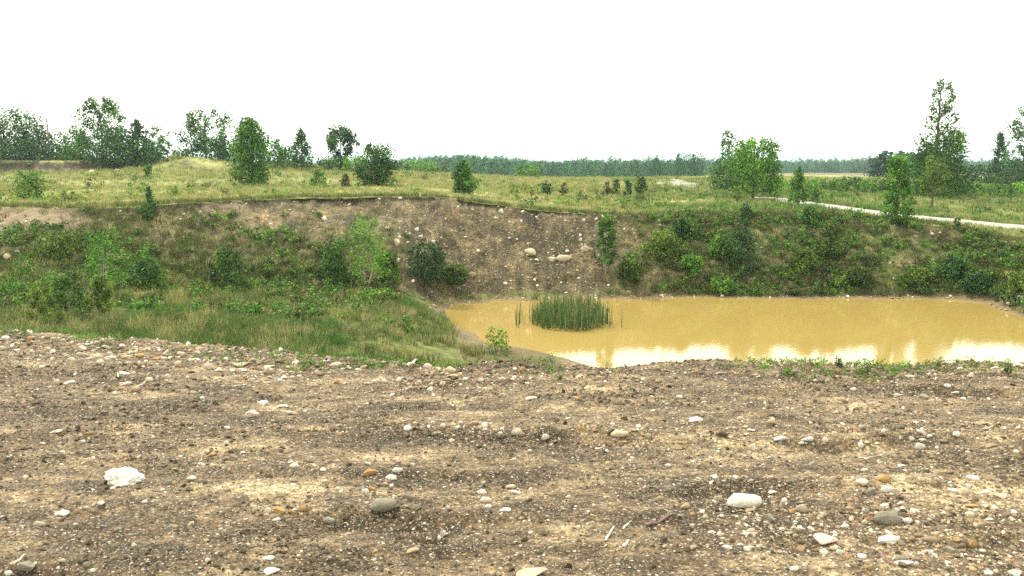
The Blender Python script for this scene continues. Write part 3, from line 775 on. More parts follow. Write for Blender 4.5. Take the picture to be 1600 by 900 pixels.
# lush strips by the water and along the rubble
x = rng.uniform(-0.66, 0.66, 40000); y = rng.uniform(8, 38, 40000); x = x * y
z, tau, pd, rd = ground(x, y, True); uu = x / np.maximum(y, 7) * F + 800
wg = np.exp(-((y - 31.5) / 1.2) ** 2) * sstep(600, 640, uu) * (1 - sstep(690, 700, uu)) * (pd > .05) + \
     0.35 * (tau > 2.0) * (tau < 2.5) * sstep(300, 380, uu) * (1 - sstep(1280, 1330, uu)) * sstep(-.05, .35, fbm(x * 1.1, y * 1.1, 3, 89)) + \
     0.5 * (tau > 3.4) * (tau < 4.3) * sstep(150, 260, uu) * (1 - sstep(500, 560, uu))
k = rng.random(len(x)) < wg
tuft_field('lush_grass', x[k], y[k], z[k], rng.uniform(.4, .9, k.sum()) * np.where(y[k] < 14, 0.42, 1),
           [proto('tuft', tuft_mesh('tuft', M['grass_lush'], 18, .34, .014, .14, .5, 40 + i)) for i in range(3)])
# bank grass
x, y, z, tau, pd, mk = bank_pts(52000, 27, 47)
wgt = (tau > 5.9) * (tau < 9.05) * (0.06 + mk['green'] * (0.4 + 0.6 * sstep(-.2, .4, fbm(x * .6, y * .6, 3, 90)))) * (pd > .3) * (1 - .8 * mk['pale'])
wgt = np.maximum(wgt, 0.7 * (np.abs(tau - 9.0) < .06))
k = rng.random(len(x)) < wgt
tuft_field('bank_grass', x[k], y[k], z[k], rng.uniform(.45, 1.0, k.sum()),
           [proto('tuft', tuft_mesh('tuft', M['grass_bank'], 14, .22, .018, .16, .8, 50 + i)) for i in range(3)])

# leafy clumps
def leaves(C, R, n, size, r, flat=1.0, tones=None):
    """n leaves spread over clumps C with radii R; returns verts, quads, tone"""
    m = len(C); w_ = R ** 2; w_ = w_ / w_.sum(); ci = r.choice(m, n, p=w_)
    d = r.normal(size=(n, 3)); d /= np.linalg.norm(d, axis=1)[:, None]
    rad = R[ci] * (r.random(n) ** 0.45)
    p = C[ci] + d * rad[:, None] * np.array([1, 1, flat])
    nrm = d * 0.6 + r.normal(size=(n, 3)) * 0.6 + np.array([0, 0, 0.45]); nrm /= np.linalg.norm(nrm, axis=1)[:, None]
    a = r.normal(size=(n, 3)); a -= (a * nrm).sum(1)[:, None] * nrm; a /= np.linalg.norm(a, axis=1)[:, None]
    b = np.cross(nrm, a); s = size * r.uniform(.6, 1.4, n)
    a *= s[:, None]; b *= (s * r.uniform(.45, .75, n))[:, None]
    V = np.stack([p - a, p + b * .9 - a * .1, p + a, p - b * .9 - a * .1], 1).reshape(-1, 3)
    Fq = np.arange(4 * n).reshape(-1, 4)
    tn = (tones if tones is not None else r.random(m))[ci]
    return V, Fq, np.repeat(tn, 4)

def leaf_mesh(name, C, R, n, size, r, mat, flat=1.0):
    V, Fq, tn = leaves(C, R, n, size, r, flat)
    me = mesh_np(name, V, Fq, mat); fattr(me, 'tone', tn); return me

def weed_proto(seed, mat, n=90, size=0.045, ww=.32, hh=.4):
    r = np.random.default_rng(seed); C = r.normal(size=(7, 3)) * np.array([ww, ww, hh * .35]) * .5 + np.array([0, 0, hh * .5])
    return proto('weed', leaf_mesh('weed', C, np.full(7, .16), n, size, r, mat, .8))
x, y, z, tau, pd, mk = bank_pts(30000, 25, 47)
nn = fbm(x * .45, y * .45, 3, 95)
right = sstep(1000, 1080, mk['u'])
wgt = (tau > 4.2) * (tau < 8.9) * (pd > .4) * mk['green'] * sstep(-.25, .35, nn + .25 * right + .1) * (1 - .8 * mk['pale'])
k = rng.random(len(x)) < wgt * (0.24 + 0.34 * right)
tuft_field('bank_weeds', x[k], y[k], z[k], rng.uniform(.35, 1.05, k.sum()) * (1 + .3 * nn[k]),
           [weed_proto(1, M['leaf_mid']), weed_proto(2, M['leaf_olive']), weed_proto(3, M['leaf_olive']), weed_proto(4, M['leaf_mid']), weed_proto(5, M['leaf_bright']), weed_proto(6, M['leaf_brown'])])
# plateau weeds
x = rng.uniform(-0.62, 0.62, 5000); y = 40 + 90 * rng.random(5000) ** 1.3; x = x * y
z, tau, pd, rd = ground(x, y, True); uu = x / y * F + 800
k = (tau > 9.1) & (tau < 13) & (rd > 1.8) & (rng.random(5000) < 0.04 + 0.22 * sstep(.15, .4, fbm(x * .15, y * .15, 3, 96)) + 0.5 * sstep(1200, 1400, uu) * sstep(62, 75, y))
tuft_field('meadow_weeds', x[k], y[k], z[k], rng.uniform(.5, 1.3, k.sum()),
           [weed_proto(11, M['leaf_mid'], 70, .06), weed_proto(12, M['leaf_olive'], 70, .06), weed_proto(13, M['leaf_brown'], 70, .06), weed_proto(14, M['leaf_bright'], 70, .06)])
# brow weeds in the foreground
x, y = rand_in(9000, 8.5, 15, 0.66); _, tau_ = prof(x, y); uu = x / np.maximum(y, 7) * F + 800
wg = sstep(1.86, 1.98, tau_) * (1 - sstep(2.3, 2.6, tau_)) * sstep(-.1, .35, fbm(x * 1.0, y * 1.0, 3, 97) + .12 * np.exp(-((uu - 950) / 350) ** 2))
k = rng.random(len(x)) < wg * .8
tuft_field('brow_weeds', x[k], y[k], ground(x[k], y[k]), rng.uniform(.08, .22, k.sum()),
           [weed_proto(21, M['leaf_mid'], 60, .05), weed_proto(22, M['leaf_bright'], 60, .05), weed_proto(23, M['leaf_olive'], 60, .05)])

# ------------------------------------------------------------------ trees and shrubs
def tube(path, radii, ns=6):
    V, Fq = [], []; path = [Vector(p) for p in path]
    for i, p in enumerate(path):
        d = (path[min(i + 1, len(path) - 1)] - path[max(i - 1, 0)]); d = d.normalized() if d.length > 1e-6 else Vector((0, 0, 1))
        a = d.orthogonal().normalized(); b = d.cross(a)
        for j in range(ns):
            t = 2 * math.pi * j / ns; V.append(p + (a * math.cos(t) + b * math.sin(t)) * radii[i])
    for i in range(len(path) - 1):
        for j in range(ns):
            Fq.append((i * ns + j, i * ns + (j + 1) % ns, (i + 1) * ns + (j + 1) % ns, (i + 1) * ns + j))
    return V, Fq

def merge(parts):
    V, Fq = [], []
    for v, f in parts:
        b = len(V); V += list(v); Fq += [tuple(i + b for i in q) for q in f]
    return V, Fq

def envelope(kind, t, ang, seed):
    """relative crown radius at crown height t (0 bottom, 1 top)"""
    if kind == 'pear': return (1 - t) ** 0.42 * min(1, 0.66 + 1.0 * t)
    if kind == 'cone': return (1 - t) ** 0.75 * min(1, 0.55 + 2.2 * t)
    if kind == 'tall': return (0.62 + 0.38 * math.sin(math.pi * min(1, t / .5)) if t < .42 else 0.60 + .36 * max(0, (.62 - t) / .2)) * (1 - max(0, (t - .7) / .3) ** 3 * .75)
    if kind == 'flag': return (0.45 if t < .45 else 0.95 * math.sin(math.pi * min(1, .28 + (t - .45) * 1.15)))
    if kind == 'feather': return 0.35 + 0.65 * (1 - t) ** 1.1 if t > 0.1 else .8
    return max(0.12, 1 - abs((t - 0.42) / 0.62) ** 2.4) ** 0.5

def make_plant(name, label, cat, loc, h, wd, kind='round', leaf='leaf_mid', n=2600, size=0.07, cb=0.12, seed=1, clumps=34, cr=0.16,
               bark='bark', stems=1, tr=0.022, group=None, stretch=1.0, lean=0.0, shrub=False):
    r = np.random.default_rng(seed); rr = random.Random(seed)
    root = bpy.data.objects.new(name, None); COL.objects.link(root); root.location = loc; root.empty_display_size = 0.3
    root.rotation_euler = (0, 0, rr.uniform(-.5, .5))
    tag(root, label, cat, group)
    if cr >= .14: clumps = int(clumps * 1.4)
    C, R = [], []
    lop = [rr.uniform(0, 6.28), rr.uniform(0, 6.28)]
    for i in range(clumps):
        t = (i + rr.random()) / clumps; t = t ** 0.9
        ang = i * 2.4 + rr.uniform(-.5, .5)
        e = envelope(kind, t, ang, seed) * (1 + 0.22 * math.sin(ang + lop[0]) * (1 if t > .4 else -.5) + 0.12 * math.sin(3 * ang + lop[1] + 7 * t))
        rad = e * wd / 2 * (0.35 + 0.65 * math.sqrt(rr.random()))
        z = h * (cb + (1 - cb) * t) - h * 0.02
        C.append((rad * math.cos(ang) + lean * h * t, rad * math.sin(ang) * .95, z)); R.append(wd * cr * rr.uniform(.6, 1.25) * (0.7 + .55 * e) * (1.28 if cr >= .14 else 1.1))
    C = np.array(C); R = np.array(R) * (np.where(C[:, 2] > h * .5, .68, 1.15) if kind == 'tall' else 1); R = np.minimum(R, np.maximum(h - C[:, 2], 0.04 * h) * 1.0 + .03 * h)
    parts = []; limbs = []
    nst = stems
    for s in range(nst):
        off = (0, 0) if nst == 1 else (rr.uniform(-.18, .18) * wd, rr.uniform(-.18, .18) * wd)
        top = h * (0.93 if nst == 1 else rr.uniform(.6, .92)); rad0 = max(h * tr, 0.012) * (1 if nst == 1 else .6)
        path = []; ww = [rr.uniform(-.03, .03) * h for _ in range(4)]
        nseg = 7
        for q in range(nseg + 1):
            t = q / nseg
            path.append((off[0] * (.15 + t * 1.1) + ww[0] * math.sin(3 * t + ww[1]) + lean * h * t, off[1] * (.15 + t * 1.1) + ww[2] * math.sin(2.5 * t), top * t - (0.12 if q == 0 else 0)))
        parts.append(tube(path, [rad0 * (1 - .88 * (q / nseg)) * (1.35 if q == 0 else 1) for q in range(nseg + 1)], 7 if nst == 1 else 5))
        if s == 0: mainp = path
        for i in range(s, len(C), nst * (1 if clumps < 30 else 2)):
            c = C[i]; zt = max(cb * h * .6, c[2] - (0.22 + .2 * rr.random()) * wd * .8) ; t = min(.95, max(.03, zt / top)); q = t * nseg; a = int(q); fr = q - a
            a2 = min(a + 1, nseg); b0 = [path[a][k_] * (1 - fr) + path[a2][k_] * fr for k_ in range(3)]
            mid = [(b0[k_] + c[k_]) / 2 + (0, 0, .05 * wd)[k_] + rr.uniform(-.03, .03) * wd for k_ in range(3)]
            r1 = rad0 * (1 - .8 * t) * .45
            limbs.append(tube([b0, mid, tuple(c)], [r1, r1 * .65, r1 * .25], 4))
    V, Fq = merge(parts); me = mesh_np('trunk', V, Fq, M[bark], True)
    new_obj('stem' if (shrub or nst > 1) else 'trunk', me, root)
    if limbs and not (shrub and h < .9):
        V, Fq = merge(limbs); new_obj('branches', mesh_np('branches', V, Fq, M[bark], True), root)
    fl = new_obj('foliage' if shrub else 'crown', leaf_mesh('crown', C, R, n, size, r, M[leaf], stretch), root)
    return root

def at(u, v, ymin=30): return hit(u, v, ymin)
def tree(u, v, top, wpx, label, kind='round', y=None, cat='tree', name='tree', **kw):
    if y is None: x, yy, z = at(u, v, kw.pop('ymin', 20))
    else:
        kw.pop('ymin', None); yy = y; x = px(u, yy, 4.0); z = float(ground(x, yy)[0]); x = px(u, yy, z)
    sc_ = (yy * math.cos(P) + (H - z) * math.sin(P)) / F
    ztop = H - yy * float(T(top)); h = max(0.07, ztop - z); wd = wpx * sc_
    if 'size' not in kw: kw['size'] = max(0.022, 1.85 * sc_)
    if 'n' not in kw:
        kw['n'] = int(min(13000, max(300, 2.7 * h * wd / (kw['size'] ** 2))))
    kw.setdefault('seed', int(u * 7 + v))
    return make_plant(name, label, cat, (x, yy, z), h, wd, kind, **kw)

G_BELT = 'trees and shrubs along the skyline above the cut bank'
# --- left skyline, on the upper cut bank
tree(8, 252, 166, 110, 'large dark spreading tree at the left edge of the photo, on the cut bank', 'round', y=88.5, leaf='leaf_dark', clumps=46, cr=.15, cb=.03, group=G_BELT)
tree(58, 250, 196, 50, 'low dark tree between the large left-edge tree and the bare dead snag', 'round', y=89.5, leaf='leaf_mid', clumps=22, cb=.05, group=G_BELT)
tree(104, 250, 204, 58, 'round-topped green shrub just right of the dead snag on the cut bank', 'round', y=90.5, leaf='leaf_mid', clumps=22, cb=.02, cat='shrub', name='shrub', shrub=True, group=G_BELT)
tree(160, 252, 152, 66, 'tallest leafy tree on the left skyline, ragged crown with sky gaps', 'round', y=86.5, leaf='leaf_mid', clumps=40, cr=.135, cb=.2, n=5200, lean=-.01, group=G_BELT)
tree(172, 253, 200, 74, 'dense dark bush under the tallest left skyline tree', 'round', y=84.5, leaf='leaf_dark', clumps=22, cb=.0, cat='shrub', name='shrub', shrub=True, group=G_BELT)
tree(217, 253, 186, 50, 'pointed dark conifer-like tree right of the tallest left skyline tree', 'cone', y=85.5, leaf='leaf_dark', clumps=30, cb=.03, cr=.15, name='conifer_tree', group=G_BELT)
tree(246, 253, 198, 38, 'thin open-crowned green tree left of the earth mound', 'round', y=87.5, leaf='leaf_mid', clumps=22, cr=.11, cb=.2, n=900, group=G_BELT)
tree(322, 254, 170, 76, 'tall airy tree with a see-through top behind the earth mound', 'round', y=94.5, leaf='leaf_mid', clumps=36, cr=.11, cb=.2, n=3400, group=G_BELT)
tree(322, 255, 205, 72, 'dark bush at the foot of the airy tree behind the earth mound', 'round', y=92.5, leaf='leaf_dark', clumps=24, cb=0, cat='shrub', name='shrub', shrub=True, group=G_BELT)
for i, (u, top, w_, y_, lf, lab) in enumerate([
        (20, 215, 80, 85, 'leaf_dark', 'dark low shrub below the large left-edge tree'), (72, 222, 66, 86, 'leaf_dark', 'low dark shrub at the foot of the bare dead snag'),
        (128, 220, 60, 85, 'leaf_mid', 'green low shrub filling the gap left of the tallest skyline tree'), (200, 222, 56, 84, 'leaf_mid', 'low green shrub between the dark bush and the pointed conifer'),
        (240, 220, 62, 85, 'leaf_dark', 'low dark shrub beneath the thin open-crowned tree'), (285, 231, 34, 92, 'leaf_olive', 'small olive shrub peeping over the earth mound'),
        (360, 218, 60, 94, 'leaf_mid', 'green shrub between the airy tree and the dense oval tree'), (-20, 200, 60, 92, 'leaf_dark', 'dark tree crown cut off by the left photo edge'),
        (-70, 190, 80, 92, 'leaf_dark', 'dark tree standing outside the left photo edge')]):
    tree(u, 253, top, w_, lab, 'round', y=y_, leaf=lf, clumps=18, cb=0, cat='shrub', name='shrub', shrub=True, seed=300 + i, group=G_BELT)

# dead snag
def snag():
    y = 88; x = px(76, y, 5.4); z = float(ground(x, y)[0]); h = H - y * float(T(150)) - z
    root = bpy.data.objects.new('dead_tree', None); COL.objects.link(root); root.location = (x, y, z)
    tag(root, 'bare thin dead tree spiking above the shrubs on the left skyline', 'dead tree')
    path = [(.25 * math.sin(t * 4) * .5, 0, h * t - .1) for t in np.linspace(0, 1, 9)]
    V, Fq = tube(path, [.10 * (1 - .9 * i / 8) + .008 for i in range(9)], 6)
    new_obj('trunk', mesh_np('trunk', V, Fq, M['dead_wood'], True), root)
    rr = random.Random(4); br = []
    for i in range(13):
        t = rr.uniform(.3, .95); p0 = Vector((.12 * math.sin(t * 4), 0, h * t)); a = rr.uniform(0, 6.28); L = h * .12 * (1.15 - t) * rr.uniform(.6, 1.3)
        d = Vector((math.cos(a), math.sin(a), rr.uniform(.2, .9)))
        br.append(tube([p0, p0 + d * L * .6, p0 + d * L + Vector((0, 0, .1))], [.025, .015, .006], 4))
    V, Fq = merge(br); new_obj('branches', mesh_np('branches', V, Fq, M['dead_wood'], True), root)
snag()

# --- plateau trees
tree(393, 291, 184, 64, 'dense oval tree standing alone on the grass left of centre', 'pear', leaf='leaf_mid', clumps=64, cr=.16, cb=.08, n=9500, name='tree')
tree(430, 264, 216, 34, 'slim green tree directly right of the dense oval tree', 'round', y=84, leaf='leaf_mid', clumps=20, cb=.05)
tree(472, 263, 202, 44, 'grey-green bushy cone tree, second right of the dense oval tree', 'cone', y=86, leaf='leaf_grey', clumps=34, cb=.05, cr=.14)
tree(447, 264, 228, 34, 'thin pale shrub between the slim tree and the grey-green cone tree', 'round', y=88, leaf='leaf_grey', clumps=14, cb=.0, cat='shrub', name='shrub', shrub=True)
tree(534, 262, 197, 48, 'oddly wind-shaped tree with a top-heavy crown leaning left', 'flag', y=92, leaf='leaf_grey', clumps=36, cr=.139, cb=.05, n=4200, lean=-.01)
tree(510, 262, 243, 34, 'low round green shrub at the left foot of the wind-shaped tree', 'round', y=90, leaf='leaf_mid', clumps=12, cb=0, cat='shrub', name='shrub', shrub=True)
tree(556, 264, 243, 36, 'low round green shrub at the right foot of the wind-shaped tree', 'round', y=89, leaf='leaf_bright', clumps=12, cb=0, cat='shrub', name='shrub', shrub=True)
tree(588, 291, 224, 58, 'broad dense bush tree on the meadow, branching to the ground', 'round', leaf='leaf_mid', clumps=44, cr=.15, cb=.02, n=5200)
tree(652, 273, 250, 52, 'bright yellow-green round shrub on the meadow before the far woods', 'round', y=104, leaf='leaf_bright', clumps=20, cb=0, cat='shrub', name='shrub', shrub=True)
tree(630, 272, 254, 26, 'small mid-green shrub touching the bright yellow-green shrub on its left', 'round', y=102, leaf='leaf_mid', clumps=12, cb=0, cat='shrub', name='shrub', shrub=True)
tree(680, 275, 257, 34, 'dull green shrub touching the bright yellow-green shrub on its right', 'round', y=104, leaf='leaf_olive', clumps=14, cb=0, cat='shrub', name='shrub', shrub=True)
tree(725, 304, 251, 42, 'little dark pyramid tree leaning on the meadow above the stony face', 'cone', leaf='leaf_mid', clumps=40, cb=.03, cr=.15, n=3200, name='conifer_tree')
tree(853, 305, 282, 17, 'tiny dark shrub alone at the middle of the meadow', 'round', leaf='leaf_dark', clumps=14, cb=0, cat='shrub', name='shrub', shrub=True, cr=.2)
tree(881, 307, 285, 11, 'thin pale weed shrub right of the tiny dark meadow shrub', 'round', leaf='leaf_brown', clumps=9, cb=0, cat='shrub', name='shrub', shrub=True, n=160)
tree(498, 290, 264, 22, 'small low green shrub between the dense oval tree and the broad bush tree', 'round', leaf='leaf_mid', clumps=12, cb=0, cat='shrub', name='shrub', shrub=True)
tree(541, 294, 271, 20, 'small brownish pointed shrub just left of the broad bush tree', 'cone', leaf='leaf_brown', clumps=14, cb=0, cat='shrub', name='shrub', shrub=True)
for i, (u, v, top, w_) in enumerate([(948, 306, 284, 20), (962, 305, 279, 18), (981, 307, 281, 16), (1002, 305, 274, 24)]):
    tree(u, v, top, w_, ['leftmost and lowest of the four scrubby brown-green bushes right of centre', 'second from left of the four scrubby bushes right of centre, upright',
         'third from left of the four scrubby bushes, dark and narrow', 'rightmost and tallest of the four scrubby bushes right of centre'][i], 'feather', leaf=['leaf_brown', 'leaf_olive', 'leaf_dark', 'leaf_olive'][i],
         clumps=14, cb=0, cat='shrub', name='shrub', shrub=True, group='scrubby bushes on the meadow right of centre', stems=3)
tree(822, 284, 255, 42, 'mid-green tree crown rising at the far edge of the meadow', 'round', y=112, leaf='leaf_mid', clumps=18, cb=0)
tree(1134, 296, 202, 40, 'tall thin grey tree with a sparse top, behind the bright green tree', 'tall', y=72, leaf='leaf_grey', clumps=44, cr=.15, cb=.10, n=3300)
tree(1176, 312, 216, 78, 'bright green leafy tree with a visible trunk above the right bank', 'round', leaf='leaf_bright', clumps=64, cr=.139, cb=.16, n=9500)
tree(1152, 318, 290, 14, 'small olive sapling at the left foot of the bright green tree', 'round', leaf='leaf_olive', clumps=10, cb=.1, cat='sapling', name='sapling')
tree(1247, 320, 262, 32, 'young narrow green tree standing where the white road begins', 'cone', leaf='leaf_mid', clumps=32, cb=.08, cr=.15)
tree(1274, 320, 297, 18, 'small green sapling on the road verge, right of the narrow young tree', 'round', leaf='leaf_mid', clumps=10, cb=.15, cat='sapling', name='sapling')
tree(1401, 348, 242, 58, 'tall feathery yellow-green sapling clump hiding a stretch of the white road', 'feather', leaf='leaf_bright', clumps=62, cb=.0, cr=.13, stems=5, n=5200)
tree(1456, 326, 243, 34, 'slender young tree with bare thin trunk between road and tall poplar', 'round', leaf='leaf_olive', clumps=30, cb=.30, cr=.14, n=1700)
tree(1462, 302, 122, 80, 'very tall ragged poplar towering over everything at right', 'tall', leaf='leaf_mid', clumps=84, cr=.125, cb=.02, n=9500, y=64, lean=-.005)
tree(1478, 302, 205, 62, 'dark bushy young tree against the lower right side of the tall poplar', 'round', leaf='leaf_dark', clumps=36, cb=.0, cr=.16, y=66)
tree(1558, 285, 206, 32, 'narrow dark blue-green tree second from the right photo edge', 'cone', y=105, leaf='leaf_dark', clumps=34, cb=.02, cr=.16)
tree(1597, 292, 165, 60, 'tall dark tree cut off by the right photo edge', 'round', y=90, leaf='leaf_grey', clumps=44, cb=.08, cr=.12, n=4200)
tree(1590, 293, 250, 70, 'dark bush at the foot of the tree at the right photo edge', 'round', y=88, leaf='leaf_dark', clumps=22, cb=.0, cat='shrub', name='shrub', shrub=True)
tree(1530, 285, 257, 40, 'low dark shrub left of the narrow dark blue-green tree', 'round', y=105, leaf='leaf_dark', clumps=16, cb=.0, cat='shrub', name='shrub', shrub=True)
tree(1392, 280, 236, 60, 'dark rounded tree in the middle distance behind the feathery saplings', 'round', y=150, leaf='leaf_far', clumps=26, cb=.0, size=.3, n=1500)
tree(1425, 280, 238, 50, 'dark rounded tree in the middle distance just left of the tall poplar', 'round', y=145, leaf='leaf_far', clumps=26, cb=.0, size=.3, n=1500)
tree(45, 311, 264, 44, 'round bright green bush on the meadow near the left photo edge', 'round', leaf='leaf_mid', clumps=36, cb=.02, cr=.16, cat='shrub', name='shrub', shrub=True, stretch=.9)
tree(234, 341, 291, 24, 'dark upright little conifer growing on the brink at left', 'cone', leaf='leaf_dark', clumps=34, cb=0, cr=.2, name='conifer_tree')
tree(232, 278, 256, 14, 'thin spindly sapling on the meadow directly above the brink conifer', 'round', y=66, leaf='leaf_mid', clumps=10, cb=.1, cat='sapling', name='sapling')
# belt of green brush beyond the road
belt = [(1222, 300, 278, 30), (1240, 299, 280, 26), (1262, 301, 277, 34), (1290, 300, 279, 34), (1312, 303, 280, 28), (1330, 299, 275, 36), (1352, 303, 279, 36), (1376, 301, 278, 30),
        (1500, 304, 281, 36), (1520, 300, 283, 34), (1545, 303, 286, 34), (1570, 306, 288, 36), (1592, 303, 284, 34), (1436, 303, 276, 32)]
words_b = ['leftmost bush of the green brush beyond the white road', 'second bush from the left in the brush beyond the white road', 'broad green bush straight behind the narrow young roadside tree',
           'bright bush right behind the small roadside sapling', 'low bush near the middle of the brush beyond the road', 'tallest bush of the brush beyond the road, dull dark green',
           'wide bush just left of the feathery sapling clump', 'bush half hidden behind the feathery sapling clump', 'green bush at the right foot of the tall poplar',
           'dark bush second to the right of the tall poplar foot', 'bush midway between the tall poplar and the right photo edge', 'wide low bush near the right photo edge beyond the road',
           'last bush of the brush at the right photo edge', 'bush between the slender young tree and feathery saplings']
for i, (u, v, top, w_) in enumerate(belt):
    tree(u, v, top, w_, words_b[i], 'round', leaf=['leaf_bright', 'leaf_mid', 'leaf_bright', 'leaf_bright', 'leaf_mid', 'leaf_mid'][i % 6] if i != 5 else 'leaf_dark', clumps=16, cb=0, cat='shrub', name='shrub', shrub=True,
         group='green brush beyond the road', seed=500 + i, y=[70, 76, 68, 74, 70, 82, 70, 76, 68, 74, 72, 66, 70, 74][i])
# --- bushes on the pit slopes
slope = [
 (165, 462, 358, 84, 'feather', 'leaf_bright', 'bright green sapling thicket on the left slope below the brink conifer', 'pale_bark', 4),
 (105, 498, 425, 70, 'feather', 'leaf_mid', 'loose green sapling low on the left slope with pale stems', 'pale_bark', 3),
 (68, 525, 440, 56, 'feather', 'leaf_olive', 'thin pale-stemmed sapling nearest the rubble at far left', 'pale_bark', 3),
 (158, 495, 430, 40, 'feather', 'leaf_olive', 'thin sapling with bare pale stem right of the loose green sapling', 'pale_bark', 2),
 (232, 452, 401, 60, 'feather', 'leaf_mid', 'round bush on the left slope right of the bright thicket', 'bark', 3),
 (355, 452, 385, 62, 'feather', 'leaf_mid', 'sapling with a forked pale stem on the left slope', 'pale_bark', 2),
 (572, 452, 340, 96, 'feather', 'leaf_bright', 'large bright green sapling growing on the slope left of centre', 'pale_bark', 4),
 (520, 448, 385, 60, 'feather', 'leaf_mid', 'lower green sapling leaning against the large bright slope sapling', 'pale_bark', 3),
 (610, 448, 395, 44, 'feather', 'leaf_olive', 'olive sapling at the right side of the large bright slope sapling', 'pale_bark', 3),
 (668, 440, 374, 50, 'round', 'leaf_dark', 'dark juniper-like bush on the stony slope left of the pond', 'bark', 2),
 (706, 440, 410, 40, 'round', 'leaf_olive', 'small olive bush touching the dark slope bush on its right', 'bark', 3),
 (945, 425, 335, 46, 'feather', 'leaf_mid', 'thin sapling with pale stem at the right end of the stony face', 'pale_bark', 2),
 (985, 440, 403, 47, 'feather', 'leaf_olive', 'round olive bush low on the bank above the cattails right', 'pale_bark', 3),
 (1030, 400, 360, 56, 'feather', 'leaf_olive', 'green bush high on the bank right of the thin pale-stemmed sapling', 'bark', 3),
 (1065, 372, 340, 34, 'feather', 'leaf_mid', 'little bush close under the rim right of centre', 'bark', 3),
 (1078, 424, 398, 30, 'round', 'leaf_bright', 'small bright green bush in the middle of the right bank', 'bark', 3),
 (1162, 425, 318, 56, 'cone', 'leaf_dark', 'tall dark conical bush in the centre of the right bank', 'bark', 1),
 (1125, 400, 367, 39, 'feather', 'leaf_mid', 'green bush just left of the tall dark conical bush', 'bark', 3),
 (1130, 455, 435, 37, 'round', 'leaf_bright', 'low bright bush near the far waterline below the conical bush', 'bark', 3),
 (1255, 420, 387, 47, 'feather', 'leaf_olive', 'olive bush midway down the right bank', 'bark', 3),
 (1298, 405, 347, 52, 'feather', 'leaf_olive', 'spreading bush under the rim below the white road', 'bark', 4),
 (1265, 350, 323, 34, 'feather', 'leaf_mid', 'scrub bush on the rim left of the spreading bush', 'bark', 3),
 (1340, 440, 416, 47, 'feather', 'leaf_olive', 'low green bush on the lower bank right of centre right', 'bark', 3),
 (1430, 440, 416, 51, 'feather', 'leaf_olive', 'green bush low on the bank below the bare patch', 'bark', 3),
 (1490, 430, 400, 47, 'feather', 'leaf_dark', 'dark bush at the right corner of the pit', 'bark', 3),
 (1530, 455, 425, 47, 'feather', 'leaf_dark', 'dark bush overhanging the right end of the pond', 'bark', 3),
 (1592, 460, 423, 42, 'feather', 'leaf_olive', 'green bush above the driftwood at the right photo edge', 'bark', 3),
 (20, 470, 440, 60, 'feather', 'leaf_mid', 'low green bush at the left photo edge below the white boulder', 'bark', 3),
 (90, 400, 358, 80, 'feather', 'leaf_olive', 'low olive bush hugging the slope under the brink at far left', 'bark', 3),
]
for i, (u, v, top, w_, kd, lf, lab, bk, st) in enumerate(slope):
    airy = bk == 'pale_bark'
    tree(u, v, top, w_, lab, kd, leaf=lf, clumps=30 if airy else 26, cb=.18 if airy else 0, cr=.13 if airy else .17, bark=bk, stems=st, cat='sapling' if airy else 'bush',
         name='sapling' if airy else 'bush', shrub=not airy, seed=700 + i, ymin=22, tr=.010 if airy else .012, n=None or (2400 if airy else 2600))
tree(776, 551, 511, 40, 'small leafy green plant on the near shore left of the cattails', 'round', leaf='leaf_bright', clumps=12, cb=.05, cr=.16, cat='plant', name='shore_plant', shrub=True, stems=4, ymin=16, n=520, size=.035, tr=.01)
tree(1495, 360, 340, 9, 'tiny green sapling on the near verge of the white road', 'round', leaf='leaf_mid', clumps=8, cb=.05, cat='sapling', name='sapling', n=160)
tree(1418, 565, 546, 22, 'small pale green weed on the near brow before the pond reflection', 'feather', leaf='leaf_bright', clumps=8, cb=.0, cat='plant', name='weed_plant', shrub=True, stems=3, ymin=8, n=160, size=.014)
tree(1308, 572, 556, 16, 'tiny dark green weed on the near brow left of the white round stone', 'feather', leaf='leaf_mid', clumps=8, cb=.0, cat='plant', name='weed_plant', shrub=True, stems=3, ymin=8, n=120, size=.012)
tree(1573, 586, 568, 18, 'tiny dark weed on the gravel near the right photo edge', 'feather', leaf='leaf_dark', clumps=8, cb=.0, cat='plant', name='weed_plant', shrub=True, stems=3, ymin=6, n=120, size=.012)

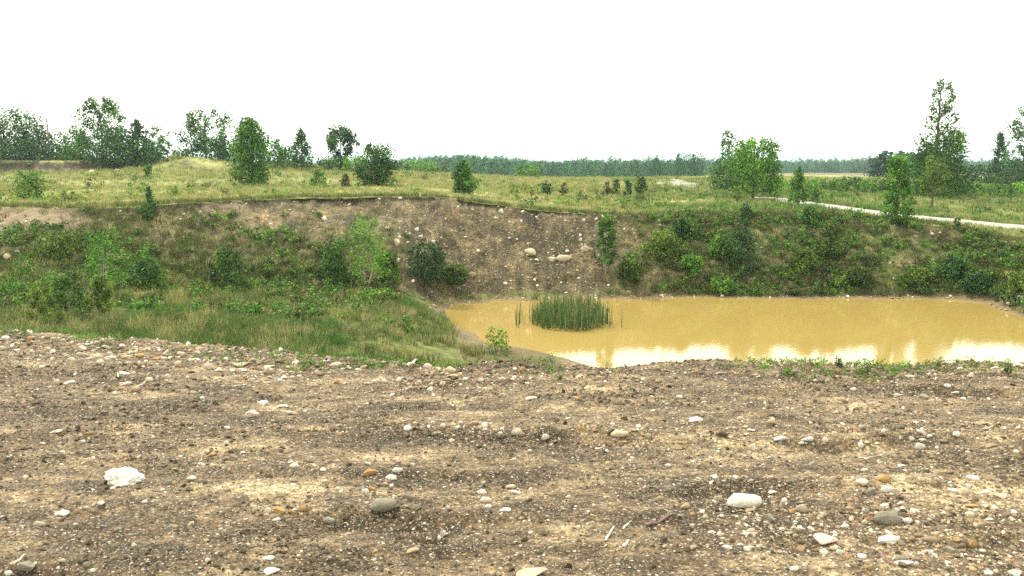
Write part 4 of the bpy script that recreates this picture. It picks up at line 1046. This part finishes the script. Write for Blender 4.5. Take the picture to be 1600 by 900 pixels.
# ------------------------------------------------------------------ far woods (one mass)
def wood_proto(i, kind, h, wd):
    r = np.random.default_rng(900 + i); rr = random.Random(i); C, R = [], []
    for q in range(26):
        t = (q + rr.random()) / 26; a = q * 2.4; e = envelope(kind, t, a, 0)
        C.append((e * wd * .4 * math.cos(a) * rr.random() ** .5, e * wd * .4 * math.sin(a), h * (.05 + .93 * t))); R.append(wd * .17 * (.6 + .5 * e))
    C = np.array(C); R = np.minimum(np.array(R), h - C[:, 2] + .03 * h)
    return proto('woodland_tree', leaf_mesh('woodland_tree', C, R, 900, .055 * h / 2.4, r, M['leaf_far']))
pts, scl, idx = [], [], []
vt_u = [500, 620, 660, 720, 800, 860, 920, 1000, 1100, 1210, 1300, 1380, 1500, 1700]
vt_v = [254, 250, 245, 243, 248, 253, 250, 252, 250, 251, 252, 249, 252, 250]
for (y0, y1, n, dvt) in [(175, 215, 330, 7), (220, 300, 560, 3), (320, 480, 700, 1), (520, 900, 900, -1)]:
    for _ in range(n):
        y_ = rng.uniform(y0, y1); u_ = rng.uniform(380 if y_ > 300 else 600, 2000)
        if y_ < 340 and u_ > 1090: y_ += 165
        x_ = px(u_, y_, 0); zg = float(ground(x_, y_)[0])
        vt = np.interp(u_, vt_u, vt_v) + dvt * (0.6 if u_ < 1210 else .6) + rng.normal(0, 3.0) + 5.0 * float(fbm(np.array([u_ * .02]), np.array([y_ * .1]), 2, 5)[0])
        ht = H - y_ * float(T(max(vt, 240))) - zg
        ht = max(5, ht)
        pts.append((x_, y_, zg - .3)); s_ = ht / 10.0; wv = s_ * rng.uniform(.8, 1.25); scl.append((wv, wv, s_)); idx.append(rng.integers(0, 6))
pr = [wood_proto(0, 'round', 10, 7), wood_proto(1, 'round', 10, 6), wood_proto(2, 'cone', 10, 5), wood_proto(3, 'round', 10, 8), wood_proto(4, 'tall', 10, 6), wood_proto(5, 'cone', 10, 6)]
scatter('far_woods', pts, [(0, 0, rng.uniform(0, 6.28)) for _ in pts], scl, pr, idx)

# ------------------------------------------------------------------ cattails
def reed_blade(x, y, h, r, lean=.12):
    a = r.uniform(0, 6.28); ln = h * lean * r.uniform(.2, 1.6); w_ = r.uniform(.009, .017)
    ca, sa = math.cos(a), math.sin(a); b = r.uniform(0, 3.14); wx_, wy_ = math.cos(b) * w_, math.sin(b) * w_
    V = []
    for t, ww in ((0, 1), (.4, 1), (.75, .8), (1, .12)):
        cx, cy = x + ca * ln * t * t, y + sa * ln * t * t
        V += [(cx - wx_ * ww, cy - wy_ * ww, h * t - (.25 if t == 0 else 0)), (cx + wx_ * ww, cy + wy_ * ww, h * t - (.25 if t == 0 else 0))]
    return V, [(0, 1, 3, 2), (2, 3, 5, 4), (4, 5, 7, 6)]
def cattails():
    r = np.random.default_rng(77)
    cx, cy = flat_pt(888, 503); sc_ = cy / F
    root = bpy.data.objects.new('cattail_clump', None); COL.objects.link(root); root.location = (cx, cy, 0)
    tag(root, 'dense dark green cattail clump standing in the muddy pond', 'cattails')
    for part_ in range(3):
        P_ = []
        for i in range(380):
            a = r.uniform(0, 6.28); q = math.sqrt(r.random()); x = 60 * sc_ * q * math.cos(a) + r.normal(0, .05); y = 1.9 * q * math.sin(a)
            h = r.uniform(.5, 1.28) * (1 - .3 * q ** 3) * (.45 + .55 * r.random() ** .5) * (1 + .12 * math.sin(a * 3))
            P_.append(reed_blade(x, y, h, r, .12 if r.random() < .75 else .35))
        V, Fq = merge(P_); new_obj(['leaf_blades', 'leaf_blades', 'leaf_blades'][part_], mesh_np('leaf_blades', V, Fq, M['reed']), root)
    # outlying sparse blades
    for (u, v, n, hh, lab) in [(808, 512, 5, .75, 'few thin reeds standing in the water left of the cattail clump'), (818, 505, 4, .6, 'sparse reed tuft touching the left side of the cattail clump'),
                           (937, 512, 9, 1.0, 'sparse reeds at the right side of the cattail clump'), (948, 508, 6, .9, 'thin upright reeds second to the right of the clump'), (953, 507, 4, .7, 'last few reeds at the right, alone in the water')]:
        X, Y = flat_pt(u, v)
        P_ = [reed_blade(r.normal(0, .12), r.normal(0, .3), hh * r.uniform(.7, 1.1), r, .05) for _ in range(n)]
        V, Fq = merge(P_); o = new_obj('reed_tuft', mesh_np('reed_tuft', V, Fq, M['reed']), None, (X, Y, 0)); tag(o, lab, 'reeds', 'sparse reeds beside the cattail clump')
cattails()

# ------------------------------------------------------------------ individual stones
# (u, v of centre, width px, height px, colour, shape index, special label)
FG = [
 (195,748,58,24,'white',9,'big crumbly white rock, largest pale rock at lower left'),(97,803,34,9,'white',8,'long flat white stone below left of the big crumbly white rock'),
 (62,819,17,10,'cream',1,0),(158,789,11,7,'white',2,0),(135,794,9,5,'white',3,0),(300,747,16,8,'white',0,0),(263,755,14,9,'grey',7,0),(226,785,9,6,'white',4,0),
 (330,711,26,8,'orange',8,0),(88,675,26,6,'pinkish',8,0),(109,597,24,9,'white',8,'long white stone on the gravel at far left below the rubble'),(89,595,8,6,'white',3,0),
 (128,544,19,11,'cream',9,'pointed cream stone standing highest in the left rubble'),(128,554,17,7,'cream',1,0),(157,566,13,9,'pinkish',2,0),(172,560,20,8,'white',7,0),(168,542,18,8,'pinkish',10,0),
 (113,562,13,8,'cream',3,0),(155,557,14,8,'cream',0,0),(219,556,14,7,'orange',4,0),(243,561,18,7,'orange',8,0),(195,583,20,7,'white',10,0),(197,600,24,7,'pinkish',8,0),(212,610,15,10,'tan',2,0),
 (234,594,14,7,'cream',5,0),(325,572,13,11,'pinkish',0,0),(342,578,18,8,'cream',8,0),(378,572,28,10,'cream',11,'broad cream slab at the right end of the left rubble'),(283,553,14,7,'pinkish',1,0),(278,570,12,9,'cream',2,0),
 (8,528,15,11,'white',9,'white angular stone at the left photo edge in the rubble'),(5,546,14,8,'cream',1,0),(47,530,10,7,'orange',3,0),(84,530,10,6,'cream',4,0),(45,538,16,8,'brown',6,0),
 (393,648,24,13,'pinkish',7,'pinkish white stone, leftmost of the pale trio in the middle gravel'),(411,630,20,10,'white',9,'white stone at the top of the pale trio in the middle gravel'),(443,634,22,8,'white',8,'flat white stone, right one of the pale trio'),(457,645,20,9,'pinkish',10,0),
 (525,570,22,9,'cream',0,0),(545,575,17,9,'cream',8,0),(420,582,20,9,'tan',1,0),(438,580,9,8,'cream',3,0),(570,574,12,7,'tan',4,0),(438,594,9,7,'white',5,0),
 (637,670,15,9,'white',0,0),(668,573,15,11,'pinkish',2,0),(684,577,13,9,'cream',6,0),(705,578,16,9,'cream',1,0),(708,587,26,7,'tan',8,0),(751,595,10,7,'white',3,0),(769,580,12,9,'cream',9,0),(600,595,9,7,'white',4,0),(656,598,10,8,'cream',5,0),(692,600,11,8,'cream',0,0),(672,610,10,7,'white',2,0),
 (577,739,26,11,'orange',7,'orange wedge stone above the big speckled grey cobble'),(612,747,19,9,'white',0,0),(621,736,15,8,'white',1,0),(600,789,40,19,'grey',1,'big speckled grey cobble at lower centre left'),(584,792,18,9,'tan',9,0),
 (636,778,22,15,'grey',7,0),(582,763,16,12,'orange',10,0),(571,768,11,8,'white',3,0),(602,757,9,6,'cream',4,0),(437,797,21,14,'orange',9,'orange stone, leftmost and biggest of the orange trio'),(457,801,15,11,'orange',10,'middle darker stone of the orange trio'),(474,796,13,11,'orange',2,'right stone of the orange trio'),
 (420,798,11,10,'pinkish',3,0),(515,815,20,10,'grey',1,0),(453,722,17,6,'white',8,0),(460,728,16,9,'white',0,0),(488,727,16,8,'cream',6,0),(527,764,8,6,'white',4,0),(508,751,7,5,'white',5,0),
 (420,873,28,8,'white',8,'flat white stone near the bottom edge left of centre'),(425,893,30,11,'white',11,0),(435,886,16,9,'grey',7,0),(692,834,11,13,'white',6,'upright white stone beside the dark hole'),(686,843,7,10,'white',9,0),
 (645,862,28,8,'tan',8,0),(714,880,10,9,'white',7,0),(432,812,12,5,'white',3,0),(753,769,17,8,'white',0,0),(759,781,19,9,'pinkish',1,0),(763,792,13,7,'white',2,0),(790,797,26,8,'white',8,0),(808,769,22,8,'white',10,0),(797,761,18,7,'cream',4,0),(792,779,12,8,'grey',7,0),
 (852,687,15,10,'white',7,'square white stone at the left of the disturbed soil strip'),(808,677,19,12,'cream',0,0),(910,672,10,9,'orange',6,0),(872,671,11,12,'grey',9,0),(968,680,26,10,'cream',1,'long cream stone in the disturbed soil strip'),(975,692,15,8,'orange',8,0),(1013,683,9,8,'cream',3,0),
 (1065,692,19,7,'orange',8,0),(1087,657,30,8,'white',8,'long white slab lying on the disturbed soil strip'),(1128,681,20,11,'brown',7,0),(1178,700,8,11,'white',6,0),(1157,655,12,8,'cream',2,0),(1174,672,14,7,'white',10,0),(1204,659,13,9,'cream',4,0),(998,667,10,8,'white',5,0),(957,664,8,9,'white',9,0),
 (1162,782,50,21,'white',1,'big smooth white oval cobble, brightest stone at lower right'),(1122,780,15,12,'cream',3,0),(1172,797,22,8,'tan',8,0),(1071,791,16,10,'tan',4,0),(1030,781,14,8,'tan',7,0),(1082,804,10,6,'orange',5,0),(1112,831,18,8,'white',8,0),(1125,837,9,9,'white',0,0),(1136,855,18,9,'white',9,0),
 (1044,728,10,6,'white',2,0),(1000,751,10,7,'cream',3,0),(1025,751,12,8,'grey',7,0),(888,777,8,7,'white',4,0),(803,770,0,0,'',0,0),(928,790,8,6,'cream',5,0),(832,896,62,12,'cream',11,'yellowish cream slab cut by the bottom photo edge'),
 (1290,844,46,18,'pinkish',11,'tilted pinkish white slab with a dark shadow under it'),(1388,843,38,14,'white',9,'pale flat stone right of the tilted pinkish slab'),(1386,810,40,25,'grey',3,'big dull olive-grey cobble among gravel at lower right'),(1353,800,14,11,'grey',0,0),(1351,817,11,9,'white',7,0),(1199,811,22,17,'grey',6,0),
 (1252,795,18,17,'cream',4,0),(1226,782,11,9,'white',5,0),(1207,769,18,7,'white',8,0),(1382,748,20,12,'orange',0,'plain orange stone above the olive-grey cobble'),(1385,765,20,12,'white',1,0),(1347,755,20,10,'pinkish',2,0),(1360,768,24,15,'grey',7,0),
 (1488,766,16,9,'white',9,0),(1511,761,12,10,'white',6,0),(1567,775,28,11,'cream',11,'angular cream slab near the right photo edge'),(1520,748,20,9,'white',3,0),(1540,770,16,8,'white',4,0),(1437,698,17,12,'white',1,0),(1440,674,17,9,'pinkish',10,0),(1495,679,14,9,'white',0,0),(1218,687,26,8,'white',8,0),(1262,687,26,7,'white',8,0),
 (1289,690,11,8,'white',3,0),(1252,695,10,5,'white',4,0),(1228,704,16,6,'tan',8,0),(1345,695,10,10,'white',5,0),(1408,727,15,7,'white',8,0),(1473,692,14,6,'grey',2,0),(1548,697,24,9,'tan',8,0),(1520,852,17,12,'orange',0,0),(1483,860,18,15,'grey',9,0),(1449,817,15,10,'grey',10,0),(1457,807,9,10,'white',6,0),
 (1418,816,16,10,'white',2,0),(1419,824,12,7,'grey',7,0),(1516,806,18,11,'cream',5,0),(1545,811,17,6,'white',8,0),(1520,790,22,8,'orange',8,0),(1443,621,15,12,'grey',9,'pale grey stone standing on the gravel below the pond right'),(1436,567,13,10,'white',0,'round white stone perched on the near brow before the pond'),
 (1373,574,12,5,'cream',8,0),(1333,609,10,6,'white',3,0),(1306,645,10,6,'cream',4,0),(1334,609,0,0,'',0,0),(1481,603,12,6,'white',5,0),(1493,615,16,5,'white',8,0),(1505,624,10,5,'white',0,0),(1516,622,10,5,'cream',1,0),(1413,881,36,10,'white',11,'long white stone at the bottom edge, lower right'),
 (1242,890,16,7,'white',0,0),(1312,864,11,9,'white',1,0),(1333,862,9,8,'cream',2,0),(1357,888,12,8,'orange',3,0),(1408,874,20,12,'grey',4,0),(1455,864,10,10,'white',5,0),(1524,876,14,8,'cream',7,0),(1484,888,12,14,'grey',10,0),(1545,895,16,10,'white',9,0),(1588,897,28,14,'white',11,'large white slab in the bottom right corner of the photo'),
 (1290,886,14,7,'tan',2,0),(1455,845,22,10,'tan',3,0),(1300,803,10,7,'brown',10,0),(1205,655,14,9,'cream',6,0),(1150,617,10,8,'cream',7,0),(905,624,10,7,'orange',0,0),(860,686,0,0,'',0,0),(1100,628,12,5,'pinkish',8,0),(1062,620,10,6,'white',3,0),(907,622,0,0,'',0,0),(830,622,26,6,'pinkish',8,0),(875,600,12,5,'cream',8,0),(979,603,12,6,'tan',8,0),
 (40,886,34,16,'grey',7,'dull grey rock beside a dark hollow, bottom left corner'),(136,882,14,10,'grey',0,0),(145,893,10,8,'white',2,0),(325,877,10,9,'white',3,0),(97,876,12,6,'cream',4,0),(14,898,14,8,'white',5,0),(356,871,8,6,'cream',6,0),(123,771,18,6,'grey',8,0),(263,756,0,0,'',0,0),(365,716,14,16,'grey',9,0),(380,706,12,5,'white',8,0),
 (40,746,10,6,'white',0,0),(315,726,12,5,'white',1,0),(98,707,9,7,'white',9,0),(67,693,14,6,'cream',8,0),(130,691,8,5,'white',3,0),(140,679,9,6,'orange',4,0),(147,622,11,7,'tan',5,0),(180,615,8,6,'white',0,0),(302,614,10,6,'cream',1,0),(316,622,8,6,'white',2,0),(355,670,10,5,'white',3,0),(415,715,0,0,'',0,0),(700,705,0,0,'',0,0),
 (720,661,8,6,'white',4,0),(693,665,10,8,'pinkish',5,0),(713,670,14,7,'white',6,0),(740,662,20,9,'tan',7,0),(757,665,12,10,'white',0,0),(771,669,9,8,'cream',1,0),(782,678,8,6,'white',2,0),(694,668,0,0,'',0,0),(658,672,10,6,'brown',10,0),(695,667,0,0,'',0,0),(645,727,8,6,'white',3,0),
]
CNAME = {'white': 'white', 'cream': 'cream', 'pinkish': 'pinkish pale', 'tan': 'tan', 'orange': 'orange', 'grey': 'grey', 'brown': 'dark brown'}
marks = [(195,748,'the big crumbly white rock'),(128,544,'the pointed cream rubble stone'),(378,572,'the broad cream slab'),(411,630,'the pale trio'),(600,789,'the big speckled grey cobble'),
         (450,798,'the orange trio'),(692,834,'the upright white stone'),(852,687,'the square white stone'),(968,680,'the long cream stone'),(1087,657,'the long white slab'),(1162,782,'the big white oval cobble'),
         (1290,844,'the tilted pinkish slab'),(1386,810,'the olive-grey cobble'),(1436,567,'the round white brow stone'),(1567,775,'the angular cream slab at right'),(40,886,'the bottom-left grey rock'),
         (1443,621,'the pale grey standing stone'),(707,578,'the grassy brow patch'),(525,570,'the middle of the brow'),(1240,687,'the white row'),(790,797,'the lower centre pebbles'),(832,896,'the yellowish bottom slab')]
def direction(du, dv):
    a = math.degrees(math.atan2(dv * 1.6, du)) % 360
    return ['right of', 'lower right of', 'straight below', 'lower left of', 'left of', 'upper left of', 'straight above', 'upper right of'][int((a + 22.5) // 45) % 8]
used_labels = set()
def stone_label(u, v, wpx, colr, shape, y):
    sz = 'tiny' if wpx < 10 else ('small' if wpx < 15 else ('mid-sized' if wpx < 22 else 'large'))
    form = 'flat' if shape == 8 else ('angular' if shape >= 6 else 'rounded')
    near = sorted(marks, key=lambda m_: math.hypot(m_[0] - u, (m_[1] - v) * 1.6))
    for m_ in near[:6]:
        d = direction(u - m_[0], v - m_[1]); dist = math.hypot(m_[0] - u, m_[1] - v)
        q = 'close' if dist < 35 else ('some way' if dist < 110 else 'far')
        lab = f'{sz} {form} {CNAME[colr]} stone {q} {d} {m_[2]}'
        if lab not in used_labels:
            used_labels.add(lab); return lab
    return lab
def place_stone(u, v, wpx, hpx, colr, shape, lab, name='stone', group='loose stones on the gravel', ymin=1.5, cat='stone', sink=.30, yaw=None):
    if wpx <= 0: return
    x, y, z = hit(u, v + hpx * .3, ymin); r = random.Random(int(u * 13 + v * 7))
    sc_ = (y * math.cos(P) + (H - z) * math.sin(P)) / F
    wd = wpx * sc_; hh = max(hpx * sc_ * 1.15, .25 * wd)
    depth = wd * r.uniform(.6, .95)
    if shape == 8: depth = wd * .7; hh = min(hh, wd * .30)
    o = new_obj(name, stone_mesh(shape, STONE[colr]), None, (x, y, z + hh * .5 * (1 - 2 * sink)))
    o.scale = (wd * 1.08, depth, hh / .68)
    o.rotation_euler = (r.uniform(-.15, .15), r.uniform(-.2, .2), r.uniform(-.5, .5) if yaw is None else yaw)
    if lab: used_labels.add(lab)
    tag(o, lab or stone_label(u, v, wpx, colr, shape, y), cat, group)
    return o
for s_ in FG: place_stone(*s_)

def crumbly():
    from mathutils import noise as mn
    bm = bmesh.new(); bmesh.ops.create_icosphere(bm, subdivisions=4, radius=0.5)
    for v in bm.verts:
        d = v.co.normalized(); k_ = 1 + .25 * mn.noise(d * 1.4) + .22 * mn.noise(d * 4.1) - .16 * abs(mn.noise(d * 7.5)) + .05 * mn.noise(d * 15)
        v.co = d * .5 * k_; v.co.z *= .8
    m_ = bpy.data.meshes.new('stone'); bm.to_mesh(m_); bm.free(); m_.materials.append(STONE['white']); return m_
for o_ in COL.objects:
    if o_.get('label', '').startswith('big crumbly white rock'): o_.data = crumbly()
place_stone(190, 759, 34, 6, 'white', 8, 'thin white flake lying against the front of the big crumbly white rock')
BK = [(620,379,15,15,'cream',6,'white boulder resting mid-slope left of the dark slope bush'),(624,371,7,6,'white',9,'small white stone perched atop the mid-slope white boulder'),(621,407,9,12,'white',9,'upright pale boulder below the mid-slope white boulder'),
 (656,399,9,10,'pinkish',6,'pinkish boulder half hidden by the dark slope bush'),(829,395,22,11,'cream',0,'wide pale boulder, leftmost of the boulders on the stony face'),(862,407,17,11,'cream',9,'pale boulder just left of the largest yellowish boulder'),
 (881,404,25,11,'cream',1,'largest yellowish boulder low on the stony face'),(914,389,16,11,'pinkish',7,'pinkish boulder upper right of the largest yellowish boulder'),(937,401,8,8,'grey',0,'small grey boulder at the right end of the boulder row'),(886,393,7,5,'white',2,'small white stone directly above the largest yellowish boulder'),
 (12,402,13,11,'cream',0,'large pale boulder on the slope at the left photo edge'),(27,394,8,5,'white',3,'small flat white stone right of the left-edge boulder'),(98,401,8,7,'white',4,'bright white stone on the slope, right of the left-edge boulder'),(73,438,6,8,'white',9,'narrow white stone low on the far left slope'),
 (282,344,5,5,'white',2,'bright white stone high on the slope right of the brink conifer'),(276,447,6,5,'white',3,'white stone low on the left slope by itself'),(507,342,8,9,'white',0,'white stone high on the face above the bright slope sapling'),(508,401,9,6,'white',4,'white stone low left of the bright slope sapling'),
 (447,436,7,5,'cream',1,'pale stone at the slope foot left of centre'),(783,332,9,8,'white',0,'bright white stone just under the rim at centre'),(625,310,7,5,'white',2,'white stone lodged in the rim edge'),(605,358,8,6,'cream',3,'pale stone above left of the mid-slope boulder'),
 (651,360,8,6,'white',4,'white stone above the dark slope bush'),(677,381,10,8,'cream',9,'pale stone right beside the top of the dark slope bush'),(747,392,7,6,'white',2,'white stone right of the dark crack on the face'),(912,345,6,5,'white',3,'white stone high at the right end of the stony face'),
 (907,376,5,6,'white',4,'small white stone above the pinkish boulder'),(942,338,5,5,'white',5,'white pebble under the rim right of the stony face'),(814,347,6,6,'white',6,'white stone high on the face above the wide pale boulder'),(855,365,6,5,'cream',7,'small cream stone midway up the stony face'),
 (790,445,8,6,'white',2,'white stone at the foot of the face left of the cattails'),(715,448,10,6,'cream',8,'flat pale stone at the slope foot left of the pond'),(738,431,12,9,'tan',1,'tan block near the slope foot left of the pond'),(601,487,6,5,'white',3,'white stone alone in the pit-floor grass'),
 (1325,464,6,5,'white',0,'white stone at the far waterline right of centre'),(1128,463,7,5,'cream',2,'pale stone at the far waterline below the bank bushes'),(1430,371,10,8,'grey',9,'pale grey stone in the bare patch under the road'),(1456,366,8,5,'white',7,'white stone right in the bare patch under the road'),
 (1457,409,6,4,'white',3,'small white stone low below the bare patch'),(1480,407,6,5,'white',4,'small white stone right below the bare patch'),(1391,411,6,6,'cream',5,'cream stone left below the bare patch'),(1349,441,6,5,'white',6,'white stone low on the right bank among weeds'),
 (34,486,6,7,'cream',7,'pale upright stone in the weeds at far left'),(1034,462,8,5,'cream',2,'pale stone at the far waterline right of the cattails'),(152,520,4,4,'white',3,'small white pebble on grass above the left rubble'),(171,530,5,5,'white',4,'white pebble highest right above the left rubble'),
 (183,267,6,5,'cream',7,'pale stone at the foot of the upper cut bank'),(143,268,6,4,'white',4,'small white stone at the foot of the cut bank, left one')]
for (u, v, a, b_, c_, s_, lab) in BK:
    place_stone(u, v, a * (0.92 if v > 300 else 1.4), b_ * (0.92 if v > 300 else 1.2), c_, s_, lab, 'boulder' if a > 12 else 'stone', 'stones on the pit slopes', 14, 'boulder' if a > 12 else 'stone', .28)

# ------------------------------------------------------------------ driftwood and sticks
def stick(name, pts, rad, mat, lab, cat='stick', group=None, ymin=1.5, lift=.3):
    P3 = []
    for u, v in pts:
        x, y, z = hit(u, v, ymin); P3.append((x, y, z + rad * lift))
    c = np.mean(np.array(P3), axis=0); n = 7
    Pp = np.array(P3); t = np.linspace(0, len(Pp) - 1, n); path = np.stack([np.interp(t, np.arange(len(Pp)), Pp[:, k_]) for k_ in range(3)], 1) - c
    path[:, 2] += rad * .5 * np.sin(np.arange(n) * 1.7)
    V, Fq = tube([tuple(p_) for p_ in path], [rad * (1 - .45 * i / (n - 1)) * (1 if 0 < i < n - 1 else .6) for i in range(n)], 6)
    o = new_obj(name, mesh_np(name, V, Fq, M[mat], True), None, tuple(c)); tag(o, lab, cat, group); return o
GS = 'sticks lying on the gravel'
stick('stick', [(946,846),(953,833),(961,823)], .008, 'grey_wood', 'thin pale stick, left one of the two parallel sticks', group=GS)
stick('stick', [(973,828),(982,819),(988,817)], .008, 'grey_wood', 'thin pale stick, upper right one of the two parallel sticks', group=GS)
stick('stick', [(974,857),(979,851),(983,845)], .011, 'grey_wood', 'short thick pale stub below the parallel sticks', group=GS)
stick('stick', [(1010,822),(1030,817),(1050,806)], .012, 'dead_wood', 'knobbly tan branch right of the parallel sticks', group=GS)
stick('stick', [(955,880),(959,868),(962,858)], .004, 'bark', 'thin dark twig below the left parallel stick', group=GS)
stick('stick', [(22,892),(32,882),(41,873)], .007, 'grey_wood', 'pale stick leaning over the bottom-left grey rock', group=GS, lift=3)
stick('stick', [(1374,864),(1382,875),(1390,883)], .012, 'dead_wood', 'short brown stick below the pale flat stone at lower right', group=GS)
stick('stick', [(636,580),(645,574),(652,569)], .022, 'grey_wood', 'pale stick standing out of the brow rubble', group=GS, lift=2.5)
stick('stick', [(755,588),(768,583),(778,576)], .020, 'dead_wood', 'dark stick slanting over the brow rubble right', group=GS, lift=2.5)
stick('stick', [(816,575),(830,575),(842,574)], .018, 'bark', 'dark log piece lying flat on the brow left of the pond reflection', group=GS)
stick('stick', [(205,609),(222,602),(238,590)], .010, 'grey_wood', 'thin pale stick in the left rubble', group=GS)
stick('stick', [(185,596),(184,586)], .008, 'grey_wood', 'short upright pale twig in the left rubble', group=GS, lift=4)
stick('stick', [(1340,717),(1355,716),(1368,714)], .006, 'grey_wood', 'thin straight pale stick right of the white row of stones', group=GS)
stick('stick', [(975,574),(985,583),(992,582)], .012, 'bark', 'dark forked twig on the brow before the pond', group=GS, lift=2)
stick('stick', [(545,706),(550,690)], .003, 'dead_wood', 'thin upright reddish twig in the open gravel', group=GS, lift=6)
stick('driftwood_log', [(1574,480),(1585,477),(1602,473)], .12, 'grey_wood', 'weathered grey log at the water edge, right photo edge', 'log', ymin=20, lift=.8)
stick('driftwood_log', [(1588,471),(1600,466),(1614,461)], .08, 'grey_wood', 'thinner weathered log lying above the grey log at right', 'log', ymin=20, lift=.8)

# ------------------------------------------------------------------ haze
def haze():
    bm = bmesh.new(); bmesh.ops.create_cube(bm, size=1)
    me = bpy.data.meshes.new('haze'); bm.to_mesh(me); bm.free()
    o = new_obj('haze', me, None, (0, 2900, 12)); o.scale = (20000, 6500, 50)
    tag(o, kind='stuff')
    m = bpy.data.materials.new('haze_air'); m.use_nodes = True; nt = m.node_tree; nt.nodes.clear()
    ou = nt.nodes.new('ShaderNodeOutputMaterial'); v = nt.nodes.new('ShaderNodeVolumePrincipled')
    v.inputs['Color'].default_value = (0.72, 0.94, 1.0, 1); v.inputs['Density'].default_value = HAZE
    v.inputs['Anisotropy'].default_value = 0.2
    nt.links.new(v.outputs[0], ou.inputs['Volume']); me.materials.append(m)
HAZE = 0.00026
haze()
